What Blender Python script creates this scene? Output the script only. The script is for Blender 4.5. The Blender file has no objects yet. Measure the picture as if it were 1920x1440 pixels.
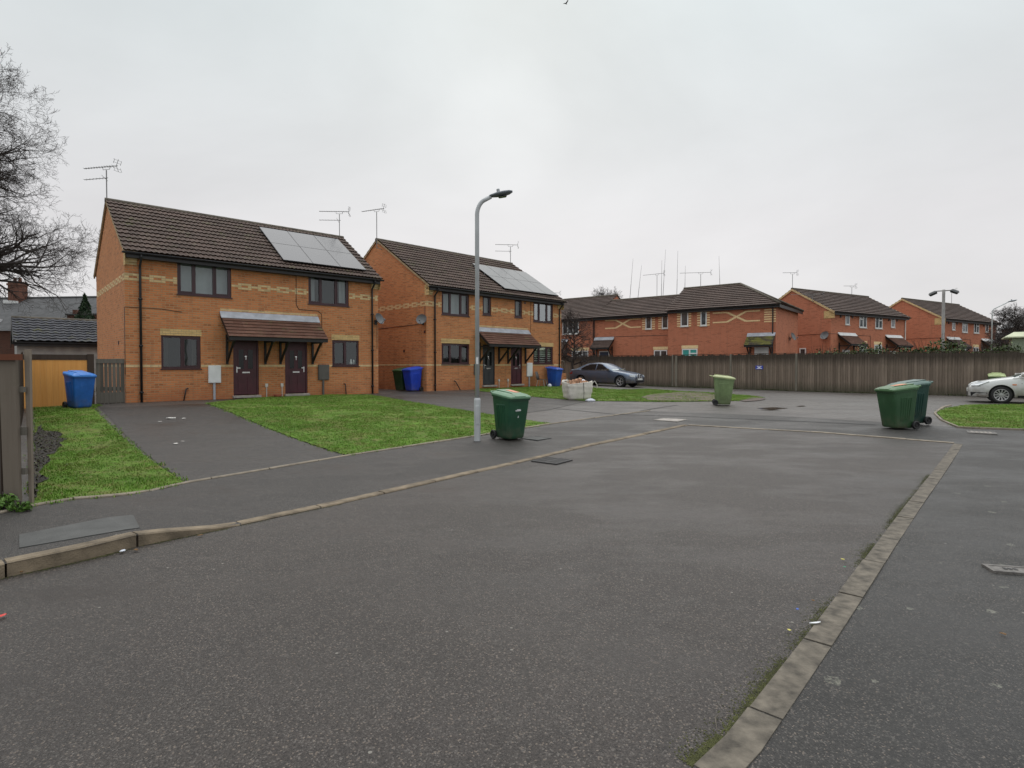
import bpy, bmesh, math, random
from mathutils import Vector, Matrix
random.seed(7)
PI = math.pi
scene = bpy.context.scene
col = scene.collection
R = math.radians

# ------------------------------------------------------------------ camera model and ground
F = 1063.0; PIT = R(1.2); CZ = 1.65
SH = 684 - (720 - F*math.tan(PIT))
def ray(px, py):
    v = -(py-720-SH)/F
    return Vector(((px-960)/F, math.cos(PIT)+v*math.sin(PIT), -math.sin(PIT)+v*math.cos(PIT)))
def S(a, b, x):
    t = min(max((x-a)/(b-a), 0), 1); return t*t*(3-2*t)
def zg(x, y):
    e = (x+12.255)*.685-(y-17.99)*.728
    return .22*S(9, 19, y)+.22*(1-S(1, 12, e))*S(6, 18, y)*(1-.7*S(3, 10, x))
def rz(x, y):                       # footway upstand near the dropped kerb
    w = (x+2.86)*-.63+(y-5.71)*-.777
    return .1*min(max(w/.75, 0), 1)*(1-S(9, 14, y))
def zf(x, y): return zg(x, y)+rz(x, y)
def G(px, py, zfun=zg):
    r = ray(px, py); t = .1
    while t < 300:
        if r.z*t+CZ <= zfun(r.x*t, r.y*t): break
        t *= 1.0015
    return Vector((r.x*t, r.y*t, zfun(r.x*t, r.y*t)))
def GP(pts, zfun=zg): return [tuple(G(a, b, zfun)[:2]) for a, b in pts]

# ------------------------------------------------------------------ objects
def tag(o, label=None, cat=None, group=None, kind=None):
    if label: o['label'] = label
    if cat: o['category'] = cat
    if group: o['group'] = group
    if kind: o['kind'] = kind
    return o
def empty(name, loc, rot=0, label=None, cat=None, group=None):
    o = bpy.data.objects.new(name, None); col.objects.link(o)
    o.location = loc; o.rotation_euler = (0, 0, rot); o.empty_display_size = .2
    return tag(o, label, cat, group)
def copy_tree(o, parent=None):
    c = o.copy(); col.objects.link(c); c.parent = parent
    for ch in list(o.children): copy_tree(ch, c)
    return c

class MB:
    def __init__(s):
        s.bm = bmesh.new(); s.uv = s.bm.loops.layers.uv.new('UVMap'); s.custom = False
    def V(s, p): return s.bm.verts.new(p)
    def face(s, vs):
        try: return s.bm.faces.new(vs)
        except ValueError: return None
    def poly(s, pts): return s.face([s.V(p) for p in pts])
    def box(s, x0, x1, y0, y1, z0, z1, M=None):
        P = [Vector((x, y, z)) for z in (z0, z1) for y in (y0, y1) for x in (x0, x1)]
        if M is not None: P = [M @ p for p in P]
        v = [s.V(p) for p in P]
        for f in ((0, 2, 3, 1), (4, 5, 7, 6), (0, 1, 5, 4), (2, 6, 7, 3), (0, 4, 6, 2), (1, 3, 7, 5)):
            s.face([v[i] for i in f])
        return s
    def beam(s, a, b, w, h, up=(0, 0, 1)):
        a, b = Vector(a), Vector(b); d = (b-a).normalized(); u = Vector(up)
        x = d.cross(u).normalized(); u = x.cross(d)
        M = Matrix((( *[d.x, x.x, u.x], a.x), (d.y, x.y, u.y, a.y), (d.z, x.z, u.z, a.z), (0, 0, 0, 1)))
        return s.box(0, (b-a).length, -w/2, w/2, -h/2, h/2, M)
    def tube(s, pts, r, n=8, cap=True):
        pts = [Vector(p) for p in pts]; rr = r if isinstance(r, (list, tuple)) else [r]*len(pts)
        d0 = (pts[1]-pts[0]).normalized()
        u = d0.orthogonal().normalized(); rings = []
        for i, p in enumerate(pts):
            if i == 0: d = d0
            elif i == len(pts)-1: d = (p-pts[i-1]).normalized()
            else: d = ((p-pts[i-1]).normalized()+(pts[i+1]-p).normalized())
            if d.length < 1e-6: d = d0
            d.normalize(); u = (u-d*u.dot(d))
            if u.length < 1e-6: u = d.orthogonal()
            u.normalize(); w = d.cross(u)
            rings.append([s.V(p+(u*math.cos(2*PI*k/n)+w*math.sin(2*PI*k/n))*rr[i]) for k in range(n)])
        for a, b in zip(rings, rings[1:]):
            for k in range(n): s.face([a[k], a[(k+1) % n], b[(k+1) % n], b[k]])
        if cap and n > 2:
            s.face(rings[0][::-1]); s.face(rings[-1])
        return s
    def lathe(s, prof, n=20, M=None):       # prof of (r,z)
        M = M or Matrix(); rings = []
        for r, z in prof:
            if r < 1e-6: rings.append([s.V(M @ Vector((0, 0, z)))])
            else: rings.append([s.V(M @ Vector((r*math.cos(2*PI*k/n), r*math.sin(2*PI*k/n), z))) for k in range(n)])
        for a, b in zip(rings, rings[1:]):
            for k in range(n):
                q = [a[k % len(a)], a[(k+1) % len(a)], b[(k+1) % len(b)], b[k % len(b)]]
                q2 = []
                for v in q:
                    if v not in q2: q2.append(v)
                if len(q2) > 2: s.face(q2)
        return s
    def loft(s, rings, cap=True, closed=True):
        R_ = [[s.V(p) for p in r] for r in rings]; n = len(R_[0])
        for a, b in zip(R_, R_[1:]):
            for k in range(n if closed else n-1): s.face([a[k], a[(k+1) % n], b[(k+1) % n], b[k]])
        if cap: s.face(R_[0][::-1]); s.face(R_[-1])
        return s
    def bevel(s, w, seg=1):
        bmesh.ops.bevel(s.bm, geom=list(s.bm.edges), offset=w, segments=seg, profile=.5, affect='EDGES', clamp_overlap=True)
        return s
    def norm(s):
        bmesh.ops.recalc_face_normals(s.bm, faces=list(s.bm.faces)); return s
    def build(s, name, mat, parent=None, smooth=False, norm=True, uvscale=1):
        if norm: s.norm()
        s.bm.normal_update()
        if not s.custom:
            for f in s.bm.faces:
                n = f.normal; a = max(range(3), key=lambda i: abs(n[i]))
                for l in f.loops:
                    c = l.vert.co
                    l[s.uv].uv = ((c.y, c.z), (c.x, c.z), (c.x, c.y))[a]
        if smooth:
            for f in s.bm.faces: f.smooth = True
        me = bpy.data.meshes.new(name); s.bm.to_mesh(me); s.bm.free()
        o = bpy.data.objects.new(name, me); col.objects.link(o)
        if mat: me.materials.append(mat)
        if parent: o.parent = parent
        return o
def smooth_by_angle(o, deg=35):
    me = o.data
    for p in me.polygons: p.use_smooth = True
    bm = bmesh.new(); bm.from_mesh(me)
    for e in bm.edges:
        if len(e.link_faces) == 2 and e.calc_face_angle(0) > R(deg): e.smooth = False
    bm.to_mesh(me); bm.free()

# ------------------------------------------------------------------ materials
class NT:
    def __init__(s, name):
        s.m = bpy.data.materials.new(name); s.m.use_nodes = True; s.t = s.m.node_tree
        s.b = s.t.nodes['Principled BSDF']; s.out = s.t.nodes['Material Output']
    def n(s, typ, ins=None, **at):
        k = s.t.nodes.new('ShaderNode'+typ)
        for a, v in at.items(): setattr(k, a, v)
        for a, v in (ins or {}).items(): s.set(k.inputs[a], v)
        return k
    def set(s, sock, v):
        if isinstance(v, bpy.types.NodeSocket): s.t.links.new(v, sock)
        else: sock.default_value = v
    def coord(s, k='Object'): return s.n('TexCoord').outputs[k]
    def mapv(s, v, scale=(1, 1, 1), loc=(0, 0, 0)):
        return s.n('Mapping', {'Vector': v, 'Scale': scale, 'Location': loc}).outputs[0]
    def noise(s, v, scale, detail=3, rough=.55, dist=0):
        return s.n('TexNoise', {'Vector': v, 'Scale': scale, 'Detail': detail, 'Roughness': rough, 'Distortion': dist}).outputs['Fac']
    def ramp(s, fac, stops):
        r = s.n('ValToRGB', {'Fac': fac}); e = r.color_ramp.elements
        while len(e) < len(stops): e.new(.5)
        for i, (p, c) in enumerate(stops):
            e[i].position = p; e[i].color = c if len(c) == 4 else (*c, 1)
        return r.outputs['Color']
    def mix(s, fac, a, b, mode='MIX'):
        k = s.n('Mix', data_type='RGBA', blend_type=mode)
        s.set(k.inputs[0], fac)
        for i, v in ((6, a), (7, b)):
            s.set(k.inputs[i], v if isinstance(v, bpy.types.NodeSocket) else ((*v, 1) if len(v) == 3 else v))
        return k.outputs[2]
    def math(s, op, a, b=0, clamp=False):
        k = s.n('Math', operation=op); k.use_clamp = clamp
        s.set(k.inputs[0], a); s.set(k.inputs[1], b); return k.outputs[0]
    def maprange(s, v, a, b, c=0, d=1):
        return s.n('MapRange', {'Value': v, 'From Min': a, 'From Max': b, 'To Min': c, 'To Max': d}).outputs[0]
    def bump(s, h, dist=.01, st=1):
        k = s.n('Bump', {'Height': h, 'Distance': dist, 'Strength': st}); s.set(s.b.inputs['Normal'], k.outputs[0])
    def col(s, c): s.set(s.b.inputs['Base Color'], c if isinstance(c, bpy.types.NodeSocket) else (*c, 1))
    def p(s, **k):
        mp = dict(rough='Roughness', metal='Metallic', ior='IOR', coat='Coat Weight', coatr='Coat Roughness', spec='Specular IOR Level', trans='Transmission Weight', alpha='Alpha')
        for a, v in k.items(): s.set(s.b.inputs[mp[a]], v)
        return s
def pm(name, c, rough=.6, var=.2, scale=6, bump=0, bscale=40, **k):
    t = NT(name); v = t.coord()
    f = t.noise(v, scale, 4)
    t.col(t.mix(t.maprange(f, .3, .7), tuple(x*(1-var) for x in c), tuple(min(1, x*(1+var)) for x in c)))
    t.p(rough=rough, **k)
    if bump: t.bump(t.noise(v, bscale, 3), bump)
    return t.m

def brick_mat(name, c1, c2, mortar, stain=.5, damp=True):
    t = NT(name); uv = t.coord('UV'); ob = t.coord()
    b = t.n('TexBrick', {'Vector': uv, 'Color1': (*c1, 1), 'Color2': (*c2, 1), 'Mortar': (*mortar, 1), 'Scale': 1.0, 'Mortar Size': .011,
                         'Mortar Smooth': .2, 'Bias': -.15, 'Brick Width': .225, 'Row Height': .075})
    b.offset = .5; b.squash = 1
    # one tone per brick
    sx = t.n('SeparateXYZ', {0: uv}); row = t.math('FLOOR', t.math('DIVIDE', sx.outputs[1], .075))
    xs = t.math('ADD', t.math('DIVIDE', sx.outputs[0], .225), t.math('MULTIPLY', t.math('MODULO', row, 2), .5))
    cell = t.n('CombineXYZ', {0: t.math('FLOOR', xs), 1: row})
    w = t.n('TexWhiteNoise', {'Vector': cell.outputs[0]}).outputs['Value']
    c = t.mix(t.maprange(w, .78, 1, 0, .6), b.outputs['Color'], tuple(x*.5 for x in c2))
    c = t.mix(b.outputs['Fac'], c, (*mortar, 1))
    big = t.noise(ob, .55, 5, .6)
    c = t.mix(t.maprange(big, .4, .75, 0, stain), c, tuple(x*.5 for x in c1))
    streak = t.noise(t.mapv(ob, (3, 3, .25)), 1.5, 4)
    c = t.mix(t.maprange(streak, .55, .8, 0, .35), c, (.10, .07, .05))
    if damp:                                        # the damp, redder courses low on the wall
        z = t.n('SeparateXYZ', {0: ob}).outputs[2]
        lo = t.math('MULTIPLY', t.maprange(z, .55, .05), t.maprange(t.noise(ob, 1.3, 4), .35, .6))
        c = t.mix(t.math('MULTIPLY', lo, .55, True), c, (.26, .075, .032))
    t.col(c); t.p(rough=.8, spec=.3)
    t.bump(t.math('ADD', t.math('MULTIPLY', b.outputs['Fac'], -1), t.math('MULTIPLY', t.noise(ob, 60, 2), .4)), .006)
    return t.m

def tile_mat(name, ca, cb, moss=0, lich=(.12, .12, .05)):
    t = NT(name); uv = t.coord('UV'); ob = t.coord()
    cell = t.n('VectorMath', {0: uv}, operation='FLOOR').outputs[0]
    w = t.n('TexWhiteNoise', {'Vector': cell}).outputs['Value']
    c = t.mix(w, ca, cb)
    c = t.mix(t.maprange(t.noise(ob, .8, 4), .35, .7, 0, .6), c, tuple((x*.6 for x in ca)))
    c = t.mix(t.maprange(t.noise(ob, 14, 4), .5, .8, 0, .45), c, (.16, .14, .12))
    if moss: c = t.mix(t.maprange(t.math('ADD', t.noise(ob, 2.2, 5, .7), t.math('MULTIPLY', t.noise(ob, 18, 3), .25)), .72-moss, .86-moss, 0, .85), c, lich)
    t.col(c); t.p(rough=.7, spec=.18); t.bump(t.noise(ob, 50, 3), .006)
    return t.m

def asphalt(name, base, tint, speck=.35, wet=.5, spots=False, chip=85):
    t = NT(name); v = t.coord()
    n1 = t.noise(v, .5, 5, .6); n2 = t.noise(v, 3.2, 5, .65)
    c = t.mix(t.maprange(n1, .35, .68), base, tint)
    c = t.mix(t.maprange(n2, .45, .75, 0, .45), c, tuple(x*.62 for x in base))
    vo = t.n('TexVoronoi', {'Vector': v, 'Scale': chip}, feature='F1')
    rnd = t.n('SeparateColor', {0: vo.outputs['Color']})
    c = t.mix(t.maprange(rnd.outputs[0], .1, 1, 0, .9), c, tuple(x*.28 for x in base))
    c = t.mix(t.maprange(rnd.outputs[1], .80, 1, 0, speck*.75), c, (.26, .235, .21))
    c = t.mix(t.math('MULTIPLY', t.math('GREATER_THAN', rnd.outputs[2], .965), speck*.9), c, (.30, .24, .19))
    v2 = t.n('TexVoronoi', {'Vector': v, 'Scale': 5}, feature='F1', voronoi_dimensions='2D')
    far = t.math('LESS_THAN', v2.outputs['Distance'], .045); pick = t.math('GREATER_THAN', t.n('SeparateColor', {0: v2.outputs['Color']}).outputs[0], .96)
    c = t.mix(t.math('MULTIPLY', t.math('MULTIPLY', far, pick), .55), c, (.34, .32, .28))
    wv = t.n('VectorMath', {0: v, 1: t.n('VectorMath', {0: t.n('TexNoise', {'Vector': v, 'Scale': 1.1, 'Detail': 5}).outputs['Color'], 1: (.9, .9, 0)}, operation='MULTIPLY').outputs[0]}, operation='ADD').outputs[0]
    ve = t.n('TexVoronoi', {'Vector': wv, 'Scale': .42}, feature='DISTANCE_TO_EDGE').outputs['Distance']
    crack = t.math('MULTIPLY', t.math('LESS_THAN', ve, .0035), t.maprange(t.noise(v, .6, 3), .52, .62, 0, .75))
    damp = t.maprange(t.noise(t.mapv(v, (.5, .9, 1)), 1.0, 6, .62), .50, .66, 0, .5)
    c = t.mix(damp, c, tuple(x*.55 for x in base))
    c = t.mix(t.maprange(t.noise(v, 12, 4, .6), .62, .75, 0, .25), c, (.13, .12, .10))
    if spots:                                       # lichen rings and trodden gum
        dv = t.n('VectorMath', {0: v, 1: t.n('VectorMath', {0: t.n('TexNoise', {'Vector': v, 'Scale': 14, 'Detail': 3}).outputs['Color'], 1: (.09, .09, 0)}, operation='MULTIPLY').outputs[0]}, operation='ADD').outputs[0]
        v3 = t.n('TexVoronoi', {'Vector': dv, 'Scale': 2.3}, feature='F1', voronoi_dimensions='2D')
        pk = t.math('GREATER_THAN', t.n('SeparateColor', {0: v3.outputs['Color']}).outputs[1], .6)
        rad = t.maprange(t.n('SeparateColor', {0: v3.outputs['Color']}).outputs[2], 0, 1, .02, .10)
        ins = t.math('LESS_THAN', v3.outputs['Distance'], rad)
        c = t.mix(t.math('MULTIPLY', t.math('MULTIPLY', pk, ins), t.maprange(t.noise(v, 46, 5, .65), .42, .62, 0, .75)), c, (.21, .21, .165))
    t.col(c)
    t.p(rough=t.maprange(t.noise(t.mapv(v, (.5, .9, 1)), 1.0, 6, .62), .66, .45, .50-.20*wet, .74-.18*wet), spec=.5)
    hh = t.math('ADD', t.math('MULTIPLY', vo.outputs['Distance'], -1), t.math('MULTIPLY', t.noise(v, 30, 3), .5))
    t.bump(hh, .006, .8)
    return t.m

def grass_mat(name, blade=True):
    t = NT(name); v = t.coord()
    big = t.noise(v, .7, 4, .6)
    c = t.mix(t.maprange(big, .35, .68), (.085, .18, .020), (.14, .26, .034))
    c = t.mix(t.maprange(t.noise(v, 2.2, 5, .65), .46, .68, 0, .85), c, (.19, .175, .06))
    if blade:
        r = t.n('NewGeometry').outputs['Random Per Island']
        c = t.mix(t.maprange(r, 0, 1, 0, .55), c, (.17, .31, .03))
        c = t.mix(t.math('GREATER_THAN', r, .93), c, (.26, .22, .09))
        t.p(rough=.6, spec=.25)
    else:
        c = t.mix(t.maprange(t.noise(v, 9, 5, .65), .4, .7, 0, .7), c, (.085, .065, .036))
        t.p(rough=.9, spec=.2); t.bump(t.noise(v, 25, 4), .03)
    t.col(c); return t.m

def wood_mat(name, c1, c2, dark=(.02, .018, .015), green=.3, top=0, axis=2, rvar=.7):
    t = NT(name); v = t.coord(); sc = [14, 14, 14]; sc[axis] = .7
    r = t.n('NewGeometry').outputs['Random Per Island']
    off = t.n('CombineXYZ', {0: t.math('MULTIPLY', r, 20), 1: t.math('MULTIPLY', r, 7)}).outputs[0]
    vv = t.n('VectorMath', {0: v, 1: off}, operation='ADD').outputs[0]
    g = t.noise(t.mapv(vv, tuple(sc)), 1.6, 5, .65)
    c = t.mix(t.maprange(g, .3, .7), c1, c2)
    c = t.mix(t.maprange(r, 0, 1, 0, rvar), c, tuple(x*.5 for x in c1))
    oi = t.n('ObjectInfo').outputs['Random']; c = t.mix(t.maprange(oi, 0, 1, 0, .35), c, tuple(x*.6 for x in c2))
    c = t.mix(t.maprange(g, .6, .85, 0, .7), c, dark)
    c = t.mix(t.maprange(t.noise(v, 1.6, 5, .7), .55, .8, 0, green), c, (.045, .06, .022))
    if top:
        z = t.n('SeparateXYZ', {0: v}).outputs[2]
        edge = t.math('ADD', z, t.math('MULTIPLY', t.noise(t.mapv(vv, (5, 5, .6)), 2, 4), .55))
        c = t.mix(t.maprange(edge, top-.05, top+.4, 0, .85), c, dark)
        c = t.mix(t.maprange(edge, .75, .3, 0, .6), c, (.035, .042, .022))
    t.col(c); t.p(rough=.8, spec=.25); t.bump(g, .004)
    return t.m

def paint_mat(name, c, metal=.35, dirt=0):
    t = NT(name); v = t.coord()
    cc = t.mix(t.maprange(t.noise(v, 2.5, 4), .4, .7, 0, .3), c, tuple(x*.75 for x in c))
    if dirt:
        z = t.n('SeparateXYZ', {0: v}).outputs[2]
        cc = t.mix(t.math('MULTIPLY', t.maprange(z, .75, .2), t.maprange(t.noise(v, 5, 5), .3, .65, .25, 1)), cc, (.16, .13, .10))
    t.col(cc); t.p(rough=.34, metal=metal, coat=.7, coatr=.06); return t.m
def plastic_mat(name, c, rough=.42):
    t = NT(name); v = t.coord()
    cc = t.mix(t.maprange(t.noise(v, 3, 5, .65), .35, .7), tuple(x*.8 for x in c), tuple(x*1.15 for x in c))
    z = t.n('SeparateXYZ', {0: v}).outputs[2]
    cc = t.mix(t.math('MULTIPLY', t.maprange(z, .4, 0, 0, .7), t.maprange(t.noise(v, 7, 5), .35, .65)), cc, (.10, .085, .06))
    cc = t.mix(t.maprange(t.noise(t.mapv(v, (18, 18, 1.2)), 1.5, 4), .58, .8, 0, .35), cc, tuple(min(1, x*1.5+.06) for x in c))
    t.col(cc); t.p(rough=rough, spec=.45); t.bump(t.noise(v, 25, 3), .0015); return t.m
def glass_mat(name, mixf=.42, tintc=(.82, .88, .9)):
    t = NT(name); v = t.coord()
    g = t.n('BsdfGlossy', {'Color': (*tintc, 1), 'Roughness': .03})
    k = t.n('Bump', {'Height': t.noise(v, 1.4, 2), 'Distance': .002}); t.set(g.inputs['Normal'], k.outputs[0])
    tr = t.n('BsdfTransparent', {'Color': (.75, .8, .8, 1)})
    fr = t.n('LayerWeight', {'Blend': .35}).outputs['Fresnel']
    f = t.math('ADD', t.math('MULTIPLY', fr, .30), mixf, True)
    s = t.n('MixShader', {0: f, 1: tr.outputs[0], 2: g.outputs[0]})
    t.t.links.new(s.outputs[0], t.out.inputs[0]); return t.m

M = {}
M['brick_orange'] = brick_mat('orange brick', (.61, .232, .090), (.46, .165, .066), (.45, .28, .15), .22)
M['brick_red'] = brick_mat('red brick', (.55, .188, .102), (.48, .155, .082), (.48, .23, .15), .18, False)
M['brick_dark'] = brick_mat('dark brick', (.16, .06, .04), (.11, .045, .03), (.15, .10, .08), .4, False)
M['brick_chimney'] = brick_mat('chimney brick', (.24, .085, .05), (.15, .06, .04), (.16, .12, .10), .4, False)
M['buff'] = brick_mat('buff brick', (.70, .49, .22), (.62, .42, .18), (.52, .38, .2), .12, False)
M['buff_dull'] = brick_mat('weathered buff brick', (.74, .55, .29), (.66, .47, .23), (.55, .42, .26), .15, False)
M['buff_plain'] = pm('pale buff brick trim', (.82, .62, .34), .8, .15, 9)
M['mortar'] = pm('verge mortar', (.36, .27, .16), .85, .25, 5)
M['tile'] = tile_mat('brown roof tile', (.072, .049, .040), (.112, .076, .062), .02, (.10, .105, .045))
M['tile_t'] = tile_mat('plain dark roof tile', (.080, .055, .046), (.108, .076, .064), .0)
M['tile_canopy'] = tile_mat('canopy tile', (.115, .055, .038), (.17, .088, .062), .02)
M['tile_moss'] = tile_mat('mossy canopy tile', (.05, .042, .035), (.08, .062, .05), .17, (.17, .17, .04))
M['tile_grey'] = tile_mat('grey garage tile', (.05, .052, .062), (.085, .088, .10), .02)
M['slate'] = pm('roof slate', (.085, .086, .088), .75, .25, 2.5, .004, 20)
M['ridge'] = pm('ridge tile', (.10, .085, .065), .8, .4, 5, .004, 30)
M['lead'] = pm('lead flashing', (.36, .38, .42), .45, .2, 4, .004, 14)
M['black'] = pm('black plastic', (.014, .014, .016), .45, .3, 4)
M['black_wood'] = pm('black stained timber', (.012, .011, .011), .6, .3, 6)
M['maroon'] = pm('maroon upvc', (.040, .011, .016), .35, .25, 3)
M['maroon_door'] = pm('maroon door', (.062, .011, .020), .4, .25, 3)
M['grey_door'] = pm('dark grey door', (.035, .037, .042), .4, .2, 3)
M['white'] = pm('white upvc', (.74, .75, .75), .4, .07, 4)
M['white_dirty'] = pm('off white plastic', (.62, .60, .56), .5, .14, 4)
M['grey_box'] = pm('grey meter box', (.10, .092, .085), .6, .15, 5)
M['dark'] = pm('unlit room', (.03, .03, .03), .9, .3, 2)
M['net'] = pm('net curtain', (.56, .57, .58), .9, .08, 3)
M['curtain'] = pm('beige curtain', (.10, .09, .075), .9, .2, 6)
M['blind'] = pm('striped blind', (.62, .60, .55), .8, .05, 8)
M['teal'] = pm('teal curtain', (.05, .32, .29), .8, .2, 5)
M['glass'] = glass_mat('window glass', .07)
M['glass_far'] = (lambda t: (t.col(t.mix(t.maprange(t.noise(t.coord(), 1.3, 3), .35, .65), (.025, .03, .035), (.10, .11, .12))), t.p(rough=.08, ior=1.7), t.m)[2])(NT('dark window glass'))
M['chrome'] = pm('polished metal', (.6, .6, .6), .25, .1, 5, metal=1)
M['galv'] = pm('galvanised steel', (.36, .38, .39), .5, .18, 4, .001, 30, metal=.25)
M['lamp_paint'] = pm('grey painted column', (.46, .48, .49), .5, .12, 3, .001, 30)
M['flood'] = pm('black floodlight', (.03, .032, .035), .5, .2, 4)
M['flood_pole'] = pm('brown grey steel post', (.20, .19, .18), .6, .2, 3)
M['lamp_head'] = pm('dark grey lantern', (.13, .15, .17), .45, .15, 4)
M['alu'] = pm('aerial aluminium', (.20, .20, .20), .5, .15, 6, metal=.4)
M['dish'] = pm('grey dish', (.13, .135, .14), .5, .15, 4)
M['concrete'] = pm('kerb concrete', (.118, .102, .080), .85, .55, 11, .006, 60)
M['kerb_side'] = pm('mossy concrete kerb', (.175, .138, .094), .85, .45, 5, .006, 60)
M['edging'] = pm('edging stone', (.23, .195, .15), .85, .3, 6, .004, 60)
M['pale_conc'] = pm('pale concrete', (.34, .31, .28), .8, .25, 5, .004, 50)
M['slab'] = pm('cover slab', (.066, .067, .064), .7, .25, 4, .003, 60)
M['iron'] = pm('cast iron', (.028, .027, .027), .55, .4, 20, .004, 60)
M['cover_grey'] = pm('worn grey steel cover', (.13, .12, .11), .6, .4, 25, .004, 60)
M['mud'] = pm('mud', (.105, .080, .052), .75, .5, 1.6, .06, 4)
M['soil'] = pm('dark soil', (.025, .02, .016), .8, .6, 5, .04, 14)
M['render'] = pm('grey pebble render', (.34, .325, .31), .9, .22, 3, .006, 50)
M['tyre'] = pm('tyre rubber', (.018, .018, .018), .7, .2, 6)
M['rubber_wheel'] = pm('bin wheel', (.016, .016, .017), .6, .2, 6)
M['plate'] = pm('number plate', (.62, .62, .6), .4, .06, 5)
M['amber'] = pm('amber lens', (.55, .16, .04), .3, .1, 5)
M['red_lens'] = pm('red lens', (.20, .01, .012), .2, .1, 5)
M['sack'] = pm('woven white sack', (.62, .59, .53), .85, .14, 5, .006, 60)
M['rubble'] = pm('rubble', (.42, .24, .15), .9, .5, 9, .01, 30)
M['plasterbag'] = pm('torn white plastic', (.60, .63, .70), .5, .2, 5)
M['solar'] = (lambda t: (t.col((.022, .024, .034)), t.p(rough=.22, ior=1.62), t.m)[2])(NT('solar glass'))
M['solar_frame'] = pm('solar frame', (.03, .03, .032), .4, .2, 4)
M['orange_sticker'] = pm('orange sticker', (.62, .22, .12), .5, .15, 8)
M['sign_blue'] = pm('blue sign', (.03, .06, .42), .5, .1, 6)
M['sign_white'] = pm('sign white', (.75, .76, .78), .5, .05, 6)
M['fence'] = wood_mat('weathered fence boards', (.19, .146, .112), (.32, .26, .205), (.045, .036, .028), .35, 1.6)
M['fence_post'] = wood_mat('pale fence post', (.20, .18, .145), (.29, .265, .215), (.07, .06, .05), .4)
M['gate_wood'] = wood_mat('grey gate wood', (.105, .098, .082), (.21, .19, .16), (.04, .035, .03), .3)
M['fence_dark'] = wood_mat('old dark boards', (.085, .07, .06), (.15, .13, .11), (.03, .025, .02), .4)
M['dark_wood'] = wood_mat('dark rail wood', (.05, .035, .028), (.085, .06, .045), (.015, .012, .01), .2)
M['yellow_wood'] = wood_mat('fresh orange boards', (.72, .32, .085), (.80, .40, .12), (.40, .14, .035), .06, 0, 2, .12)
M['grey_post'] = wood_mat('weathered grey post', (.20, .165, .13), (.31, .265, .215), (.06, .05, .04), .45)
M['rust_rail'] = wood_mat('red brown rail', (.14, .05, .028), (.20, .075, .04), (.04, .02, .012), .05, 0, 0)
M['asph_road'] = asphalt('road asphalt', (.044, .036, .031), (.060, .049, .042), .45, .8, chip=135)
M['asph_foot'] = asphalt('footway asphalt', (.035, .031, .028), (.048, .042, .038), .4, .75, chip=135)
M['asph_right'] = asphalt('dark footway asphalt', (.023, .022, .020), (.034, .031, .028), .42, .75, True, 135)
M['asph_apron'] = asphalt('parking asphalt', (.085, .075, .068), (.125, .110, .098), .3, 1.0)
M['asph_drive'] = asphalt('driveway asphalt', (.044, .039, .035), (.062, .054, .049), .3, .7)
M['earth'] = pm('rough ground', (.07, .07, .04), .9, .4, .4, .05, 3)
M['grass'] = grass_mat('grass blades'); M['turf'] = grass_mat('turf', False)
M['moss'] = pm('moss', (.062, .066, .018), .9, .5, 20)
M['bark'] = pm('bark', (.055, .048, .042), .9, .35, 5, .01, 20)
M['twig'] = pm('twigs', (.045, .036, .033), .85, .3, 3)
M['joint'] = pm('tar joint', (.018, .018, .018), .7, .3, 5)
M['puddle'] = (lambda t: (t.col((.02, .016, .013)), t.p(rough=.06), t.m)[2])(NT('puddle water'))
M['lights'] = (lambda t: (t.col((.55, .58, .60)), t.p(rough=.12, coat=.8), t.m)[2])(NT('headlamp lens'))
M['car_glass'] = (lambda t: (t.col((.010, .012, .013)), t.p(rough=.05, ior=1.38), t.m)[2])(NT('car glass'))
M['screen'] = (lambda t: (t.col((.20, .27, .26)), t.p(rough=.05, ior=1.9, coat=.6), t.m)[2])(NT('windscreen glass'))
M['silver_rim'] = pm('alloy wheel', (.42, .42, .42), .4, .15, 8, metal=.6)
M['blue_paint'] = paint_mat('grey blue car paint', (.085, .125, .195), .45, .3)
M['white_paint'] = paint_mat('silver white car paint', (.60, .61, .60), .1, 1)
M['green_metal'] = pm('pale green cabin', (.26, .31, .22), .6, .12, 3)
M['green_roof'] = pm('cream green roof', (.55, .58, .40), .6, .12, 3)
def leaf_mat(name, a, b):
    t = NT(name); r = t.n('NewGeometry').outputs['Random Per Island']
    t.col(t.mix(r, a, b)); t.p(rough=.55, spec=.3); return t.m
M['hedge_leaf'] = leaf_mat('hedge leaves', (.025, .045, .015), (.08, .11, .03))
M['conifer_leaf'] = leaf_mat('conifer sprays', (.012, .03, .016), (.04, .075, .03))
M['weed_leaf'] = leaf_mat('weed leaves', (.04, .10, .012), (.10, .19, .03))
M['fence_weed'] = leaf_mat('fence weeds', (.03, .045, .012), (.075, .085, .03))
M['dull_leaf'] = leaf_mat('dull leaves', (.06, .06, .04), (.11, .10, .07))

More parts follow.
